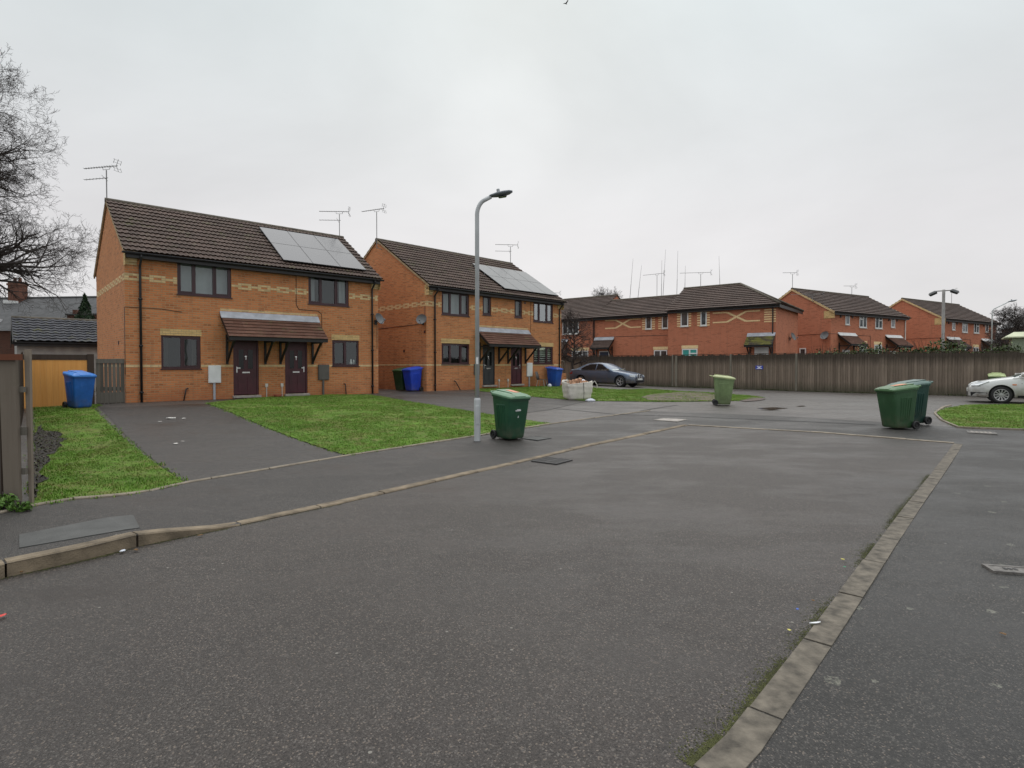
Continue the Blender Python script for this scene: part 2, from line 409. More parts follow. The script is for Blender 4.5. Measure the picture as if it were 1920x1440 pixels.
# ------------------------------------------------------------------ ground sheets
def sheet(name, pts, mat, off, zfun=zg, step=.5, kind='structure', thick=0, label=None, cat=None):
    bm = bmesh.new(); f = bm.faces.new([bm.verts.new((x, y, 0)) for x, y in pts])
    bm.normal_update(); bmesh.ops.triangulate(bm, faces=[f], ngon_method='EAR_CLIP')
    xs = [p[0] for p in pts]; ys = [p[1] for p in pts]
    for ax, lo, hi in ((0, min(xs), max(xs)), (1, min(ys), max(ys))):
        k = math.floor(lo/step)+1
        while k*step < hi:
            co = [0, 0, 0]; no = [0, 0, 0]; co[ax] = k*step; no[ax] = 1
            bmesh.ops.bisect_plane(bm, geom=bm.verts[:]+bm.edges[:]+bm.faces[:], plane_co=co, plane_no=no)
            k += 1
    for v in bm.verts: v.co.z = zfun(v.co.x, v.co.y)+off
    bm.normal_update()
    for f in bm.faces:
        if f.normal.z < 0: f.normal_flip()
    me = bpy.data.meshes.new(name); bm.to_mesh(me); bm.free()
    me.materials.append(mat); o = bpy.data.objects.new(name, me); col.objects.link(o)
    for p in me.polygons: p.use_smooth = True
    return tag(o, label, cat, None, kind)

# far terrain
bm = bmesh.new()
gx = [-400, -200, -100, -60]+[-40+2*i for i in range(46)]+[60, 100, 200, 400]
gy = [-80, -30]+[-10+2*i for i in range(36)]+[70, 100, 180, 300, 500]
vv = [[bm.verts.new((x, y, zg(x, y)-.05)) for x in gx] for y in gy]
for j in range(len(gy)-1):
    for i in range(len(gx)-1): bm.faces.new((vv[j][i], vv[j][i+1], vv[j+1][i+1], vv[j+1][i]))
me = bpy.data.meshes.new('ground'); bm.to_mesh(me); bm.free(); me.materials.append(M['earth'])
tag(bpy.data.objects.new('ground', me), kind='structure'); col.objects.link(bpy.data.objects['ground'])

KL = [(-7.5, .2), (-5.3, 2.7)]+GP([(0, 1085), (160, 1050), (270, 1022), (430, 990), (640, 945), (900, 885), (1100, 838), (1290, 798)])
BK = GP([(1290, 798), (1540, 812), (1790, 832)])
KR = GP([(1788, 832), (1745, 890), (1700, 945), (1650, 1010), (1590, 1090), (1510, 1195), (1360, 1385), (1300, 1440)])+[(-.3, 1.0), (-2.2, -1.4)]
EL = [(-10, 1.2), (-7.6, 4.0)]+GP([(0, 965), (50, 953), (190, 935), (345, 908), (650, 856), (1034, 796), (1220, 771)], zf)
road_poly = KL+BK[1:-1]+KR+[(-5, -5), (-9, -3)]
sheet('road', road_poly, M['asph_road'], 0)
sheet('footway', KL+[(4.9, 17.3)]+EL[::-1], M['asph_foot'], .006, zf)
jr = G(1640, 792); jl = G(1280, 770)
# right footway, in front of the joint; then the parking apron behind it
fw_r = [KL[-1]]+BK[1:]+KR[1:]+[(-5, -5), (9, -5), (26, 8)]+GP([(1920, 808), (1770, 800), (1640, 791), (1460, 780)])+[(4.9, 17.3)]
sheet('pavement', fw_r, M['asph_right'], .004)
ap = [(4.9, 17.3)]+GP([(1460, 780), (1640, 791), (1770, 800), (1920, 808)])+[(26, 8), (34, 16), (20, 31), (9, 40), (2, 46), (-3, 42), (-24, 20), (-20, 9)]+EL[1:2]+EL[2:]
sheet('parking_apron', ap, M['asph_apron'], .002, zf)

def strip(mb, pts, w, h0, h1, zfun, gap=.008, ln=.915, side=1):
    """kerb stones laid along a line: width w to one side, top at h1, bottom h0"""
    pts = [Vector((x, y)) for x, y in pts]; acc = []; 
    for a, b in zip(pts, pts[1:]):
        L = (b-a).length; n = max(1, int(L/.15))
        for i in range(n): acc.append(a+(b-a)*i/n)
    acc.append(pts[-1])
    d = [0]
    for a, b in zip(acc, acc[1:]): d.append(d[-1]+(b-a).length)
    def at(s):
        for i in range(len(acc)-1):
            if d[i+1] >= s: 
                t = (s-d[i])/max(1e-6, d[i+1]-d[i]); p = acc[i].lerp(acc[i+1], t); q = (acc[min(i+2, len(acc)-1)]-acc[max(i-1, 0)]).normalized()
                return p, Vector((-q.y, q.x))*side
        q = (acc[-1]-acc[-2]).normalized(); return acc[-1], Vector((-q.y, q.x))*side
    s0 = 0
    while s0 < d[-1]-.05:
        s1 = min(s0+ln, d[-1]); rings = []; jz = random.uniform(-.004, .004); jo = random.uniform(-.006, .006)
        for k in range(5):
            p, nrm = at(s0+gap+(s1-s0-2*gap)*k/4); q = p+nrm*w; p = p+nrm*jo
            za = zfun(p.x, p.y); c = .012 if h1 > .03 or zfun is zf else .003
            zb = zg(p.x, p.y)
            ro = [(p.x, p.y, zb+h0), (p.x, p.y, za+h1+jz-c), (p.x+nrm.x*c, p.y+nrm.y*c, za+h1+jz), (q.x, q.y, zfun(q.x, q.y)+h1+jz), (q.x, q.y, zg(q.x, q.y)+h0)]
            rings.append(ro)
        mb.loft(rings); s0 = s1
mb = MB(); strip(mb, KL, .125, -.05, .018, zf, side=1); tag(mb.build('kerb', M['kerb_side']), kind='structure')
mb = MB(); strip(mb, BK, .11, -.05, .016, zg, side=1); tag(mb.build('kerb_edge', M['edging']), kind='structure'); mb = MB(); strip(mb, KR[:-2], .15, -.05, .012, zg, side=1); tag(mb.build('kerb_edge', M['concrete']), kind='structure')
mb = MB(); strip(mb, EL, .05, -.05, .03, zf, side=1); tag(mb.build('footway_edging', M['edging']), kind='structure')

# lawns
L1 = GP([(175, 768), (345, 907)], zf); L1 = [(-13.85, 16.45), (-12.62, 17.35)]+[L1[0], L1[1]]+GP([(190, 934), (62, 951)], zf)
L2 = GP([(388, 757), (505, 745), (600, 741), (690, 741), (760, 753), (840, 766), (930, 780), (1032, 795), (650, 855)], zf)
L3 = GP([(890, 733), (912, 726), (1040, 721), (1090, 726), (1160, 731), (1215, 730), (1340, 737), (1400, 742), (1432, 746), (1385, 752), (1250, 754), (1100, 752), (1040, 748), (960, 741)])
L4 = GP([(1757, 775), (1775, 766), (1812, 760), (1920, 759)])+[(21.5, 16.5), (19.5, 12.5)]+GP([(1920, 806), (1800, 802), (1772, 790)])
def inside(p, poly):
    c = False; n = len(poly)
    for i in range(n):
        (x1, y1), (x2, y2) = poly[i], poly[(i+1) % n]
        if (y1 > p[1]) != (y2 > p[1]) and p[0] < (x2-x1)*(p[1]-y1)/(y2-y1)+x1: c = not c
    return c
def jag(pts, amp, n=6, seed=1):
    rnd = random.Random(seed); out = []
    for (ax, ay), (bx, by) in zip(pts, pts[1:]+pts[:1]):
        for k in range(n):
            t = k/n; x, y = ax+(bx-ax)*t, ay+(by-ay)*t; out.append((x+rnd.gauss(0, amp), y+rnd.gauss(0, amp)))
    return out
MUD = [GP([(1215, 740), (1300, 735), (1345, 741), (1335, 753), (1215, 753)])]
DIRT1 = [jag(GP([(64, 800), (118, 815), (108, 838), (88, 862), (74, 900), (62, 942)], zf), .07, 5)]
MUD = [jag(GP([(1215, 741), (1262, 737), (1310, 736), (1345, 741), (1335, 752), (1215, 752)]), .16, 6)]
from mathutils import noise as mn
def lawn(name, poly, dens, h, bare=(), zfun=zg):
    sheet('lawn', poly, M['turf'], .02, zfun, .4)
    xs = [p[0] for p in poly]; ys = [p[1] for p in poly]
    area = abs(sum(a[0]*b[1]-b[0]*a[1] for a, b in zip(poly, poly[1:]+poly[:1])))/2
    bm = bmesh.new(); n = int(area*dens); k = 0; tries = 0
    while k < n and tries < n*8:
        tries += 1
        x = random.uniform(min(xs)-.1, max(xs)+.1); y = random.uniform(min(ys)-.1, max(ys)+.1)
        if not inside((x+random.gauss(0, .05), y+random.gauss(0, .05)), poly): continue
        nz = mn.noise(Vector((x*.9, y*.9, 3))); k += 1
        if any(inside((x, y), b) for b in bare) and random.random() < .62: continue
        n2 = mn.noise(Vector((x*2.3, y*2.3, 9)))+.6*nz
        if n2 < -.22 and random.random() < .65: continue
        z = zfun(x, y)+.012; hh = h*.52*(.55+.6*random.random())*(1+.45*nz)
        for j in range(4):
            a = random.uniform(0, 2*PI); l = hh*random.uniform(.6, 1.1); lean = l*random.uniform(.3, .9); w = .004+.003*random.random()+.0002*y
            b = random.uniform(0, 2*PI); dx, dy = math.cos(a), math.sin(a); ox, oy = x+random.uniform(-.04, .04), y+random.uniform(-.04, .04)
            v1 = bm.verts.new((ox-dy*w, oy+dx*w, z)); v2 = bm.verts.new((ox+dy*w, oy-dx*w, z))
            v3 = bm.verts.new((ox+dx*lean, oy+dy*lean, z+l)); bm.faces.new((v1, v2, v3))
    me = bpy.data.meshes.new(name); bm.to_mesh(me); bm.free(); me.materials.append(M['grass'])
    o = bpy.data.objects.new(name, me); col.objects.link(o)
    return o
BARE1 = jag(GP([(112, 790), (190, 796), (232, 826), (160, 852), (105, 842)], zf), .12, 5, 3)
g = lawn('grass', L1, 900, .075, DIRT1+[BARE1], zf); tag(g, 'patchy green grass beside the broken fence and blue bin', 'grass', kind='stuff')
g = lawn('grass', L2, 800, .07, (), zf); tag(g, 'bright green grass in front of the two maroon doors', 'grass', kind='stuff')
g = lawn('grass', L3, 420, .08, MUD); tag(g, 'worn grass between the bulk bag and parked blue car', 'grass', kind='stuff')
g = lawn('grass', L4, 650, .07); tag(g, 'green grass inside the curved edging beside the white car', 'grass', kind='stuff')
sheet('mud_patch', MUD[0], M['mud'], .03, zg, .4)
sheet('soil_patch', DIRT1[0], M['soil'], .035, zf, .3)
sheet('mud_patch', GP([(1387, 751), (1412, 746), (1430, 747), (1436, 749), (1424, 752), (1395, 754)]), pm('wet brown mud', (.06, .035, .025), .5, .3, 4, .02, 8), .026, zg, .4)
sheet('driveway', GP([(186, 765), (386, 758), (648, 856), (347, 907)], zf), M['asph_drive'], .012, zf)
DR2 = GP([(700, 741), (760, 735), (885, 737), (960, 742), (1040, 749), (1100, 753), (1030, 769), (960, 778), (930, 779), (840, 765), (770, 753)])
sheet('driveway', DR2, M['asph_drive'], .010, zg)
mb = MB(); strip(mb, GP([(1920, 807), (1800, 803), (1768, 789), (1755, 776), (1772, 764), (1785, 761)]), .06, -.05, .04, zg, side=1)
tag(mb.build('lawn_edging', M['edging']), kind='structure')
def ribbon(name, pts, w, mat, off, zfun=zg):
    P = []
    pts = [Vector(p) for p in pts]
    out = []
    for i, p in enumerate(pts):
        d = (pts[min(i+1, len(pts)-1)]-pts[max(i-1, 0)]).normalized(); n = Vector((-d.y, d.x))*w/2
        out.append((p+n, p-n))
    poly = [tuple(a) for a, b in out]+[tuple(b) for a, b in reversed(out)]
    return sheet(name, poly, mat, off, zfun, .4)
ribbon('tarmac_joint', GP([(960, 760), (1060, 768), (1165, 778)]), .06, M['joint'], .010)
ribbon('tarmac_joint', GP([(1165, 778), (1300, 782), (1460, 789), (1640, 797)]), .06, M['joint'], .012)
ribbon('tarmac_joint', GP([(1034, 794), (1165, 778), (1270, 760)]), .05, M['joint'], .014)
for pts in ([(1418, 766), (1450, 764), (1478, 766), (1450, 768)], [(1424, 769), (1445, 768), (1464, 769), (1445, 770)], [(1492, 762), (1505, 761), (1512, 762), (1500, 763)]):
    sheet('puddle', GP(pts), M['puddle'], .010, zg, .4)

# moss along the kerb edges: small tufts
bm = bmesh.new()
def moss_line(pts, n, spread, off, sgn=1):
    pts = [Vector(p) for p in pts]
    for i in range(n):
        k = random.randrange(len(pts)-1); t = random.random(); p = pts[k].lerp(pts[k+1], t); d = (pts[k+1]-pts[k]).normalized(); nr = Vector((-d.y, d.x))
        if mn.noise(Vector((p.x*1.3, p.y*1.3, 1)))+.5*mn.noise(Vector((p.x*6, p.y*6, 4)))+random.gauss(0, .22) < -.02: continue
        q = p+nr*(off+abs(random.gauss(0, spread))*sgn); z = zg(q.x, q.y)
        for j in range(3):
            a = random.uniform(0, 2*PI); s = random.uniform(.002, .0055)
            v = [bm.verts.new((q.x+math.cos(a+u)*s, q.y+math.sin(a+u)*s, z+.001+(.003*random.random() if u == 0 else 0))) for u in (0, 2.1, 4.2)]
            bm.faces.new(v)
KRv = [p for p in KR[:-2]]
moss_line(KRv[1:], 11000, .022, -.001, -1); moss_line(KRv[1:], 2500, .05, -.01, -1); moss_line(KRv[1:], 5000, .012, .151); moss_line(KL[2:7], 3000, .022, -.005, -1)
me = bpy.data.meshes.new('moss'); bm.to_mesh(me); bm.free(); me.materials.append(M['moss'])
o = bpy.data.objects.new('moss', me); col.objects.link(o); tag(o, 'green moss growing along the joints of the flush kerb', 'moss', kind='stuff')

# ------------------------------------------------------------------ roofs
def slope(mb, x0, x1, a, b, gauge=.32, wave=.15, amp=.016, dx=.05, lift=.028):
    """profiled tiles between eaves point a=(y,z) and ridge point b=(y,z)"""
    mb.custom = True
    a = Vector(a); b = Vector(b); L = (b-a).length; u = (b-a)/L; n = Vector((-u.y, u.x))
    if n.y < 0: n = -n
    rows = max(1, round(L/gauge)); g = L/rows; nx = max(2, int((x1-x0)/dx)); xs = [x0+(x1-x0)*i/nx for i in range(nx+1)]
    W = [amp*(.5+.5*math.cos(2*PI*(x-x0)/wave)) if wave else 0 for x in xs]
    for r in range(rows):
        off = random.uniform(-.004, .004)
        def line(s, h): return [mb.V((x, a.x+u.x*s+n.x*(h+w), a.y+u.y*s+n.y*(h+w))) for x, w in zip(xs, W)]
        l0 = line(r*g+lift*.6+off, -.012); l1 = line(r*g-.025+off, lift); l2 = line((r+1)*g+.02, 0.004)
        for A, B, v0, v1 in ((l0, l1, r+.02, r+.05), (l1, l2, r+.05, r+.95)):
            for i in range(nx):
                f = mb.face([A[i], A[i+1], B[i+1], B[i]])
                if f:
                    for l, (xx, vv_) in zip(f.loops, ((xs[i], v0), (xs[i+1], v0), (xs[i+1], v1), (xs[i], v1))):
                        mx = (xs[i]+xs[i+1])/2; l[mb.uv].uv = (math.floor((mx-x0)/.3)+.5, vv_)
    return mb

def wall_holes(mb, x0, x1, z0, z1, holes, y=0, depth=.1):
    xs = sorted({x0, x1, *[h[0] for h in holes], *[h[1] for h in holes]}); zs = sorted({z0, z1, *[h[2] for h in holes], *[h[3] for h in holes]})
    for i in range(len(xs)-1):
        for j in range(len(zs)-1):
            cx = (xs[i]+xs[i+1])/2; cz = (zs[j]+zs[j+1])/2
            if any(h[0] < cx < h[1] and h[2] < cz < h[3] for h in holes): continue
            mb.poly([(xs[i], y, zs[j]), (xs[i+1], y, zs[j]), (xs[i+1], y, zs[j+1]), (xs[i], y, zs[j+1])])
    for a, b, c, d in holes:
        mb.poly([(a, y, c), (a, y+depth, c), (a, y+depth, d), (a, y, d)]); mb.poly([(b, y, c), (b, y, d), (b, y+depth, d), (b, y+depth, c)])
        mb.poly([(a, y, d), (a, y+depth, d), (b, y+depth, d), (b, y, d)]); mb.poly([(a, y, c), (b, y, c), (b, y+depth, c), (a, y+depth, c)])

def window(par, x0, x1, z0, z1, splits, mat, y=.035, bar=.065, inside_=None, casement=(), ox=0, transom=None):
    """recessed casement window: frame, pane, sill and what hangs behind"""
    mb = MB(); e = .002; a, b, c, d = x0+e, x1-e, z0+e, z1-e
    y1 = y+.06
    mb.box(a, b, y, y1, d-bar, d); mb.box(a, b, y, y1, c, c+bar); mb.box(a, a+bar, y, y1, c+bar, d-bar); mb.box(b-bar, b, y, y1, c+bar, d-bar)
    cuts = [a]+[x0+(x1-x0)*s for s in splits]+[b]
    for s in cuts[1:-1]: mb.box(s-bar*.55, s+bar*.55, y, y1, c+bar, d-bar)
    for i in casement:                                  # opening lights have a heavier inner frame
        l = cuts[i]+(bar if i == 0 else bar*.55); r = cuts[i+1]-(bar if i == len(cuts)-2 else bar*.55); w = .04; yy = y-.012
        mb.box(l, r, yy, y1-.005, d-bar-w, d-bar-.001); mb.box(l, r, yy, y1-.005, c+bar+.001, c+bar+w)
        mb.box(l+.001, l+w, yy, y1-.005, c+bar+w, d-bar-w); mb.box(r-w, r-.001, yy, y1-.005, c+bar+w, d-bar-w)
    if transom:
        for i in transom:
            l, r = cuts[i], cuts[i+1]; zz = c+(d-c)*.7; mb.box(l+bar*.55, r-bar*.55, y-.003, y1-.003, zz-bar*.45, zz+bar*.45)
    fr = mb.build('window', mat, par)
    g = MB(); g.poly([(a+.01, y+.03, c+.01), (b-.01, y+.03, c+.01), (b-.01, y+.03, d-.01), (a+.01, y+.03, d-.01)]); g.build('pane', M['glass'], fr)
    s = MB(); s.box(x0-.03, x1+.03, -.035, y-.002, z0-.035, z0-.001); s.build('sill', mat, fr)
    rb = MB(); D = .9  # room box behind the pane, coloured dark to stand in for interior shade
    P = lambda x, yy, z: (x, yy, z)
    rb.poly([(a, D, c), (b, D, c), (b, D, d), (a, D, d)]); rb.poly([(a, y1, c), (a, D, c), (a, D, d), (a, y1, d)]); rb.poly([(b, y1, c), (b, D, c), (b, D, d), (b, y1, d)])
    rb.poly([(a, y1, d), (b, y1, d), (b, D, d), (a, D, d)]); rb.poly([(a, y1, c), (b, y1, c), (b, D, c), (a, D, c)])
    rb.build('dark_room', M['dark'], fr, norm=False)
    if inside_ == 'net':
        q = MB(); n = 60; rows = [[], []]
        for k in range(n+1):
            x = a+(b-a)*k/n; yy = .3+.006*math.sin(k*.7)
            rows[0].append((x, yy, c)); rows[1].append((x, yy, d))
        q.loft(rows, cap=False, closed=False); q.build('net_curtain', M['net'], fr)
    elif inside_ in ('curtains', 'drapes'):
        for (l, r) in ((a, a+(b-a)*.2), (b-(b-a)*.2, b)):
            q = MB(); rows = [[], []]
            for k in range(25):
                x = l+(r-l)*k/24; yy = .2+.03*math.sin(k*1.9); rows[0].append((x, yy, c)); rows[1].append((x, yy, d))
            q.loft(rows, cap=False, closed=False); q.build('curtain', M['net' if inside_ == 'drapes' else 'curtain'], fr)
    elif inside_ == 'blind':
        q = MB(); nsl = 8
        for k in range(nsl):
            zz = c+(d-c)*k/nsl; q.box(a, b, .16, .165, zz+.03, zz+(d-c)/nsl*.72)
        q.build('blind', M['blind'], fr)
    elif inside_ == 'items':
        q = MB(); q.lathe([(0, c+.066), (.05, c+.066), (.06, c+.12), (.03, c+.2), (.02, c+.28), (0, c+.29)], 10, Matrix.Translation((b-.28, .14, 0))); q.lathe([(0, c+.066), (.03, c+.066), (.03, c+.24), (0, c+.26)], 8, Matrix.Translation((b-.16, .14, 0)))
        q.build('ornament', M['white_dirty'], fr, True)
    return fr

def front_door(par, x0, x1, z0, z1, mat, hinge_right=True, y=.03):
    mb = MB(); w = .06; a, b = x0+.002, x1-.002
    mb.box(a, a+w, y, y+.07, z0, z1); mb.box(b-w, b, y, y+.07, z0, z1); mb.box(a+w, b-w, y, y+.07, z1-w, z1)
    fr = mb.build('door', mat, par)
    d = MB(); l, r = a+w+.006, b-w-.006; t = z1-w-.006; yy = y+.02; m = (l+r)/2; h = t-z0
    d.box(l, r, yy, yy+.045, z0+.03, t)
    for (p, q) in ((l+.1, m-.05), (m+.05, r-.1)):       # raised panels and the two glazed lights' beads
        d.box(p, q, yy-.012, yy-.001, z0+.14, z0+h*.36)
        for s0, s1, s2, s3 in ((p, p+.025, z0+h*.48, z0+h*.86), (q-.025, q, z0+h*.48, z0+h*.86), (p+.025, q-.025, z0+h*.48, z0+h*.48+.025), (p+.025, q-.025, z0+h*.86-.025, z0+h*.86)):
            d.box(s0, s1, yy-.012, yy-.001, s2, s3)
    lf = d.build('door_leaf', mat, fr)
    g = MB()
    for (p, q) in ((l+.125, m-.075), (m+.075, r-.125)): g.box(p, q, yy-.006, yy-.001, z0+h*.48+.025, z0+h*.86-.025)
    g.build('door_glass', M['car_glass'], fr)
    lb = MB(); lb.box(m-.13, m+.13, yy-.02, yy-.001, z0+h*.41, z0+h*.41+.05); lb.build('letterbox', M['chrome'], fr)
    k = MB(); k.lathe([(0, 0), (.035, 0), (.045, .01), (.03, .02), (0, .022)], 12, Matrix.Translation((m, yy-.002, z0+h*.72)) @ Matrix.Rotation(PI/2, 4, 'X')); k.box(m-.012, m+.012, yy-.03, yy-.014, z0+h*.66, z0+h*.72); k.build('knocker', M['chrome'], fr)
    hx = l+.06 if hinge_right else r-.06; sg = 1 if hinge_right else -1
    k = MB(); k.box(hx-.018, hx+.018, yy-.012, yy-.001, z0+h*.42, z0+h*.53); k.box(min(hx, hx+sg*.11), max(hx, hx+sg*.11), yy-.05, yy-.03, z0+h*.495, z0+h*.515); k.box(hx-.01, hx+.01, yy-.031, yy-.012, z0+h*.495, z0+h*.515); k.build('handle', M['chrome'], fr)
    s = MB(); s.box(x0-.04, x1+.04, -.14, y+.02, z0-.09, z0-.002); s.bevel(.008); s.build('step', M['pale_conc'], fr)
    return fr

def gutter(mb, x0, x1, y, z, r=.06):
    n = 8; prof = [(y-r*math.cos(PI*k/n), z-r*math.sin(PI*k/n)) for k in range(n+1)]
    inner = [(y-(r-.008)*math.cos(PI*k/n), z-(r-.008)*math.sin(PI*k/n)) for k in range(n, -1, -1)]
    ring = prof+inner
    mb.loft([[(x, a, b) for a, b in ring] for x in (x0, x1)])

def canopy(par, x0, x1, zt, ze, proj, mat, brackets, white=False, tile_kw=None, zw=None):
    """tiled lean-to porch: tiles, lead, timber plate, brackets"""
    t = MB(); slope(t, x0, x1, (-proj, ze), (0.0, zt), **(tile_kw or dict(gauge=.17, wave=0, dx=.15, lift=.035)))
    c = t.build('canopy', mat, par, norm=False)
    u = MB(); u.poly([(x0+.02, -proj+.03, ze-.05), (x1-.02, -proj+.03, ze-.05), (x1-.02, -.002, zt-.05), (x0+.02, -.002, zt-.05)])
    for x in (x0+.004, x1-.024): u.poly([(x, -proj, ze-.02), (x+.02, -proj, ze-.02), (x+.02, -.002, zt-.02), (x, -.002, zt-.02)]); u.loft([[(x, -proj, ze-.13), (x, -proj, ze-.0), (x, -.003, zt-.02), (x, -.003, zt-.15)], [(x+.02, -proj, ze-.13), (x+.02, -proj, ze-.0), (x+.02, -.003, zt-.02), (x+.02, -.003, zt-.15)]])
    u.box(x0+.03, x1-.03, -proj-.01, -proj+.02, ze-.13, ze-.01)
    u.build('canopy_frame', M['black_wood'], c)
    f = MB(); k = (zt-ze)/proj; dz = .20
    f.loft([[(x, -.006, zt+dz*.55), (x, -.018, zt+dz*.55), (x, -.2, zt-.2*k+.05), (x, -.2, zt-.2*k+.035), (x, -.006, zt+.02)] for x in [x0-.02+(x1-x0+.04)*i/8 for i in range(9)]])
    f.build('flashing', M['white'] if white else M['lead'], c)
    for x in brackets:
        b = MB(); z0 = ze-.95; 
        b.box(x-.035, x+.035, -.075, -.003, z0, ze+.1); b.beam((x, -.04, z0+.08), (x, -proj+.12, ze-.12), .06, .07); b.box(x-.033, x+.033, -proj+.02, -.076, ze-.16, ze-.09)
        b.build('bracket', M['black_wood'], c)
    return c

def ring_band(mb, x0, x1, z, gaps, fn):
    """linked-ring course: buff headers and stretchers, 3 courses; fn turns (x,z) range into a box"""
    p = .675; x = x0
    def put(a, b, za, zb):
        a, b = max(a, x0), min(b, x1)
        segs = [(a, b)]
        for g0, g1 in gaps:
            nx = []
            for s, e in segs:
                if e <= g0 or s >= g1: nx.append((s, e)); continue
                if s < g0: nx.append((s, g0))
                if e > g1: nx.append((g1, e))
            segs = nx
        for s, e in segs:
            if e-s > .03: fn(mb, s, e, za, zb)
    while x < x1:
        put(x, x+.45, z+.0785, z+.148); put(x, x+.45, z-.071, z-.0015)
        put(x-.1125-.003, x+.1125, z+.0015, z+.0755); put(x+.3375, x+.5625-.003, z+.0015, z+.0755)
        x += p

def semi(name, label, ox, oy, deg, base, W, D, he, hr, sp):
    h = empty(name, (ox, oy, base), R(90-deg), label, 'house')
    wins = sp['wins']; doors = sp['doors']
    holes = [(w[0], w[1], w[2], w[3]) for w in wins]+[(d[0], d[1], d[2], d[3]) for d in doors]
    mb = MB(); wall_holes(mb, 0, W, -.25, he, holes)
    for x in (0, W): mb.poly([(x, 0, -.25), (x, D, -.25), (x, D, he), (x, D/2, hr-.06), (x, 0, he)])
    mb.poly([(0, D, -.25), (W, D, -.25), (W, D, he), (0, D, he)])
    mb.build('wall', M['brick_orange'], h, norm=False)
    for w in wins: window(h, *w[:4], w[4], M['maroon'], inside_=w[5], casement=w[6])
    for d in doors: front_door(h, *d[:4], d[4], d[5])
    # roof
    oh = .28; k = (hr-he)/(D/2); ze = he-oh*k+.06
    r = MB(); slope(r, -.07, W+.07, (-oh, ze), (D/2, hr+.03), .33, .15, .026, .025, .05)
    rf = r.build('roof', M['tile'], h, norm=False)
    r = MB(); slope(r, -.07, W+.07, (D+oh, ze), (D/2, hr+.03), .33, .3, .0, .3); r.build('rear_roof', M['tile'], rf, norm=False)
    q = MB(); x = -.08
    while x < W+.08:
        x2 = min(x+.44, W+.08); q.tube([(x, D/2, hr+.02), (x2, D/2, hr+.024)], .095, 10); x += .45
    q.build('ridge_tiles', M['ridge'], rf, True)
    for x in (-.062, W+.012):
        v = MB()
        for a, b in (((-oh+.02, ze-.04), (D/2, hr-.02)), ((D+oh-.02, ze-.04), (D/2, hr-.02))):
            v.loft([[(x, a[0], a[1]-.04), (x, a[0], a[1]+.05), (x, b[0], b[1]+.05), (x, b[0], b[1]-.04)], [(x+.05, a[0], a[1]-.04), (x+.05, a[0], a[1]+.05), (x+.05, b[0], b[1]+.05), (x+.05, b[0], b[1]-.04)]])
        v.build('verge', M['mortar'], rf)
    # fascia, soffit and gutter
    f = MB(); f.box(.02, W-.02, -oh+.035, -oh+.06, ze-.20, ze-.005); f.box(.02, W-.02, -oh+.062, -.004, ze-.20, ze-.18); f.box(.02, W-.02, D+oh-.06, D+oh-.035, ze-.2, ze-.005); f.build('fascia', M['black'], h)
    g = MB(); gutter(g, -.1, W+.1, -oh-.03, ze-.035); g.build('gutter', M['black'], h, True)
    for x in sp['pipes']:
        p = MB(); p.tube([(x, -oh-.03, ze-.08), (x, -oh-.03, ze-.18), (x, -.06, ze-.42), (x, -.055, ze-.55), (x, -.055, -.02)], .036, 10)
        for z in (.3, 1.8, 3.3): p.box(x-.05, x+.05, -.1, -.004, z, z+.05)
        p.build('downpipe', M['black'], h, True)
    # corbelled brick at the eaves corners
    for x0, x1 in ((-.004, .33), (W-.33, W+.004)):
        cb = MB()
        for i in range(6):
            z1 = he-.06-.078*i; out = .20-.034*i
            cb.box(x0-.002*i if x0 < 0 else x0, x1, -out, .004, z1-.072, z1)
        cb.build('corbel', M['buff_dull'], h)
    for x in (-.008, W+.003): cs = MB(); cs.box(x, x+.005, -.2, .12, he-.55, he-.08); cs.build('kneeler', M['buff'], h)
    # buff courses
    zb = sp['band']; b1 = MB()
    ff = lambda m, s, e, za, zz: m.box(s, e, -.004, .003, za, zz)
    cut = sorted((w[0]-.01, w[1]+.01) for w in wins if w[2] < zb < w[3]); edge = [0]+[v for c_ in cut for v in c_]+[W]
    for a, b in zip(edge[::2], edge[1::2]):
        b1 = MB(); ring_band(b1, .0, W, zb, [(-1, a), (b, W+1)], ff); b1.build('brick_band', M['buff_dull'], h)
    b1 = MB()
    ring_band(b1, 0, D, zb, [], lambda m, s, e, za, zz: m.box(-.004, .003, s, e, za, zz))
    b1.build('brick_band', M['buff_dull'], h)
    b2 = MB(); zl = sp['low']; xs = [0]
    for a, b in sorted([(q[0], q[1]) for q in holes if q[2] < zl < q[3]]): xs += [a-.005, b+.005]
    xs.append(W)
    for a, b in zip(xs[::2], xs[1::2]): b2 = MB(); b2.box(a, b, -.004, .003, zl-.037, zl+.037); b2.build('sill_band', M['buff_dull'], h)
    b2 = MB(); b2.box(-.004, .003, .004, D, zl-.037, zl+.037); b2.build('sill_band', M['buff_dull'], h)
    for a, b, z in sp['lintels']:
        l = MB()
        n = round((b-a)/.075)
        for i in range(n): l.box(a+(b-a)*i/n+.002, a+(b-a)*(i+1)/n-.002, -.005, .003, z, z+.215)
        l.build('lintel', M['buff'], h)
    c = sp['canopy']; cc = canopy(h, c[0], c[1], c[2], c[3], .95, M['tile_canopy'], c[4])
    l = MB(); l.box(c[0]+.0, c[1]-.0, -.005, .003, c[2]+.13, c[2]+.20); l.build('canopy_band', M['buff_dull'], h)
    for a, b, z0, z1, mt in sp['meters']:
        m_ = MB(); m_.box(a, b, -.07, -.001, z0, z1); m_.bevel(.012); mo = m_.build('meter_box', mt, h)
        m_ = MB(); m_.box(a+.025, b-.025, -.076, -.071, z0+.03, z1-.03); m_.build('meter_door', mt, mo)
        m_ = MB(); m_.box((a+b)/2-.05, (a+b)/2+.02, -.05, -.003, -.05, z0-.002); m_.build('conduit', M['grey_box'] if mt is not M['white'] else M['lead'], mo)
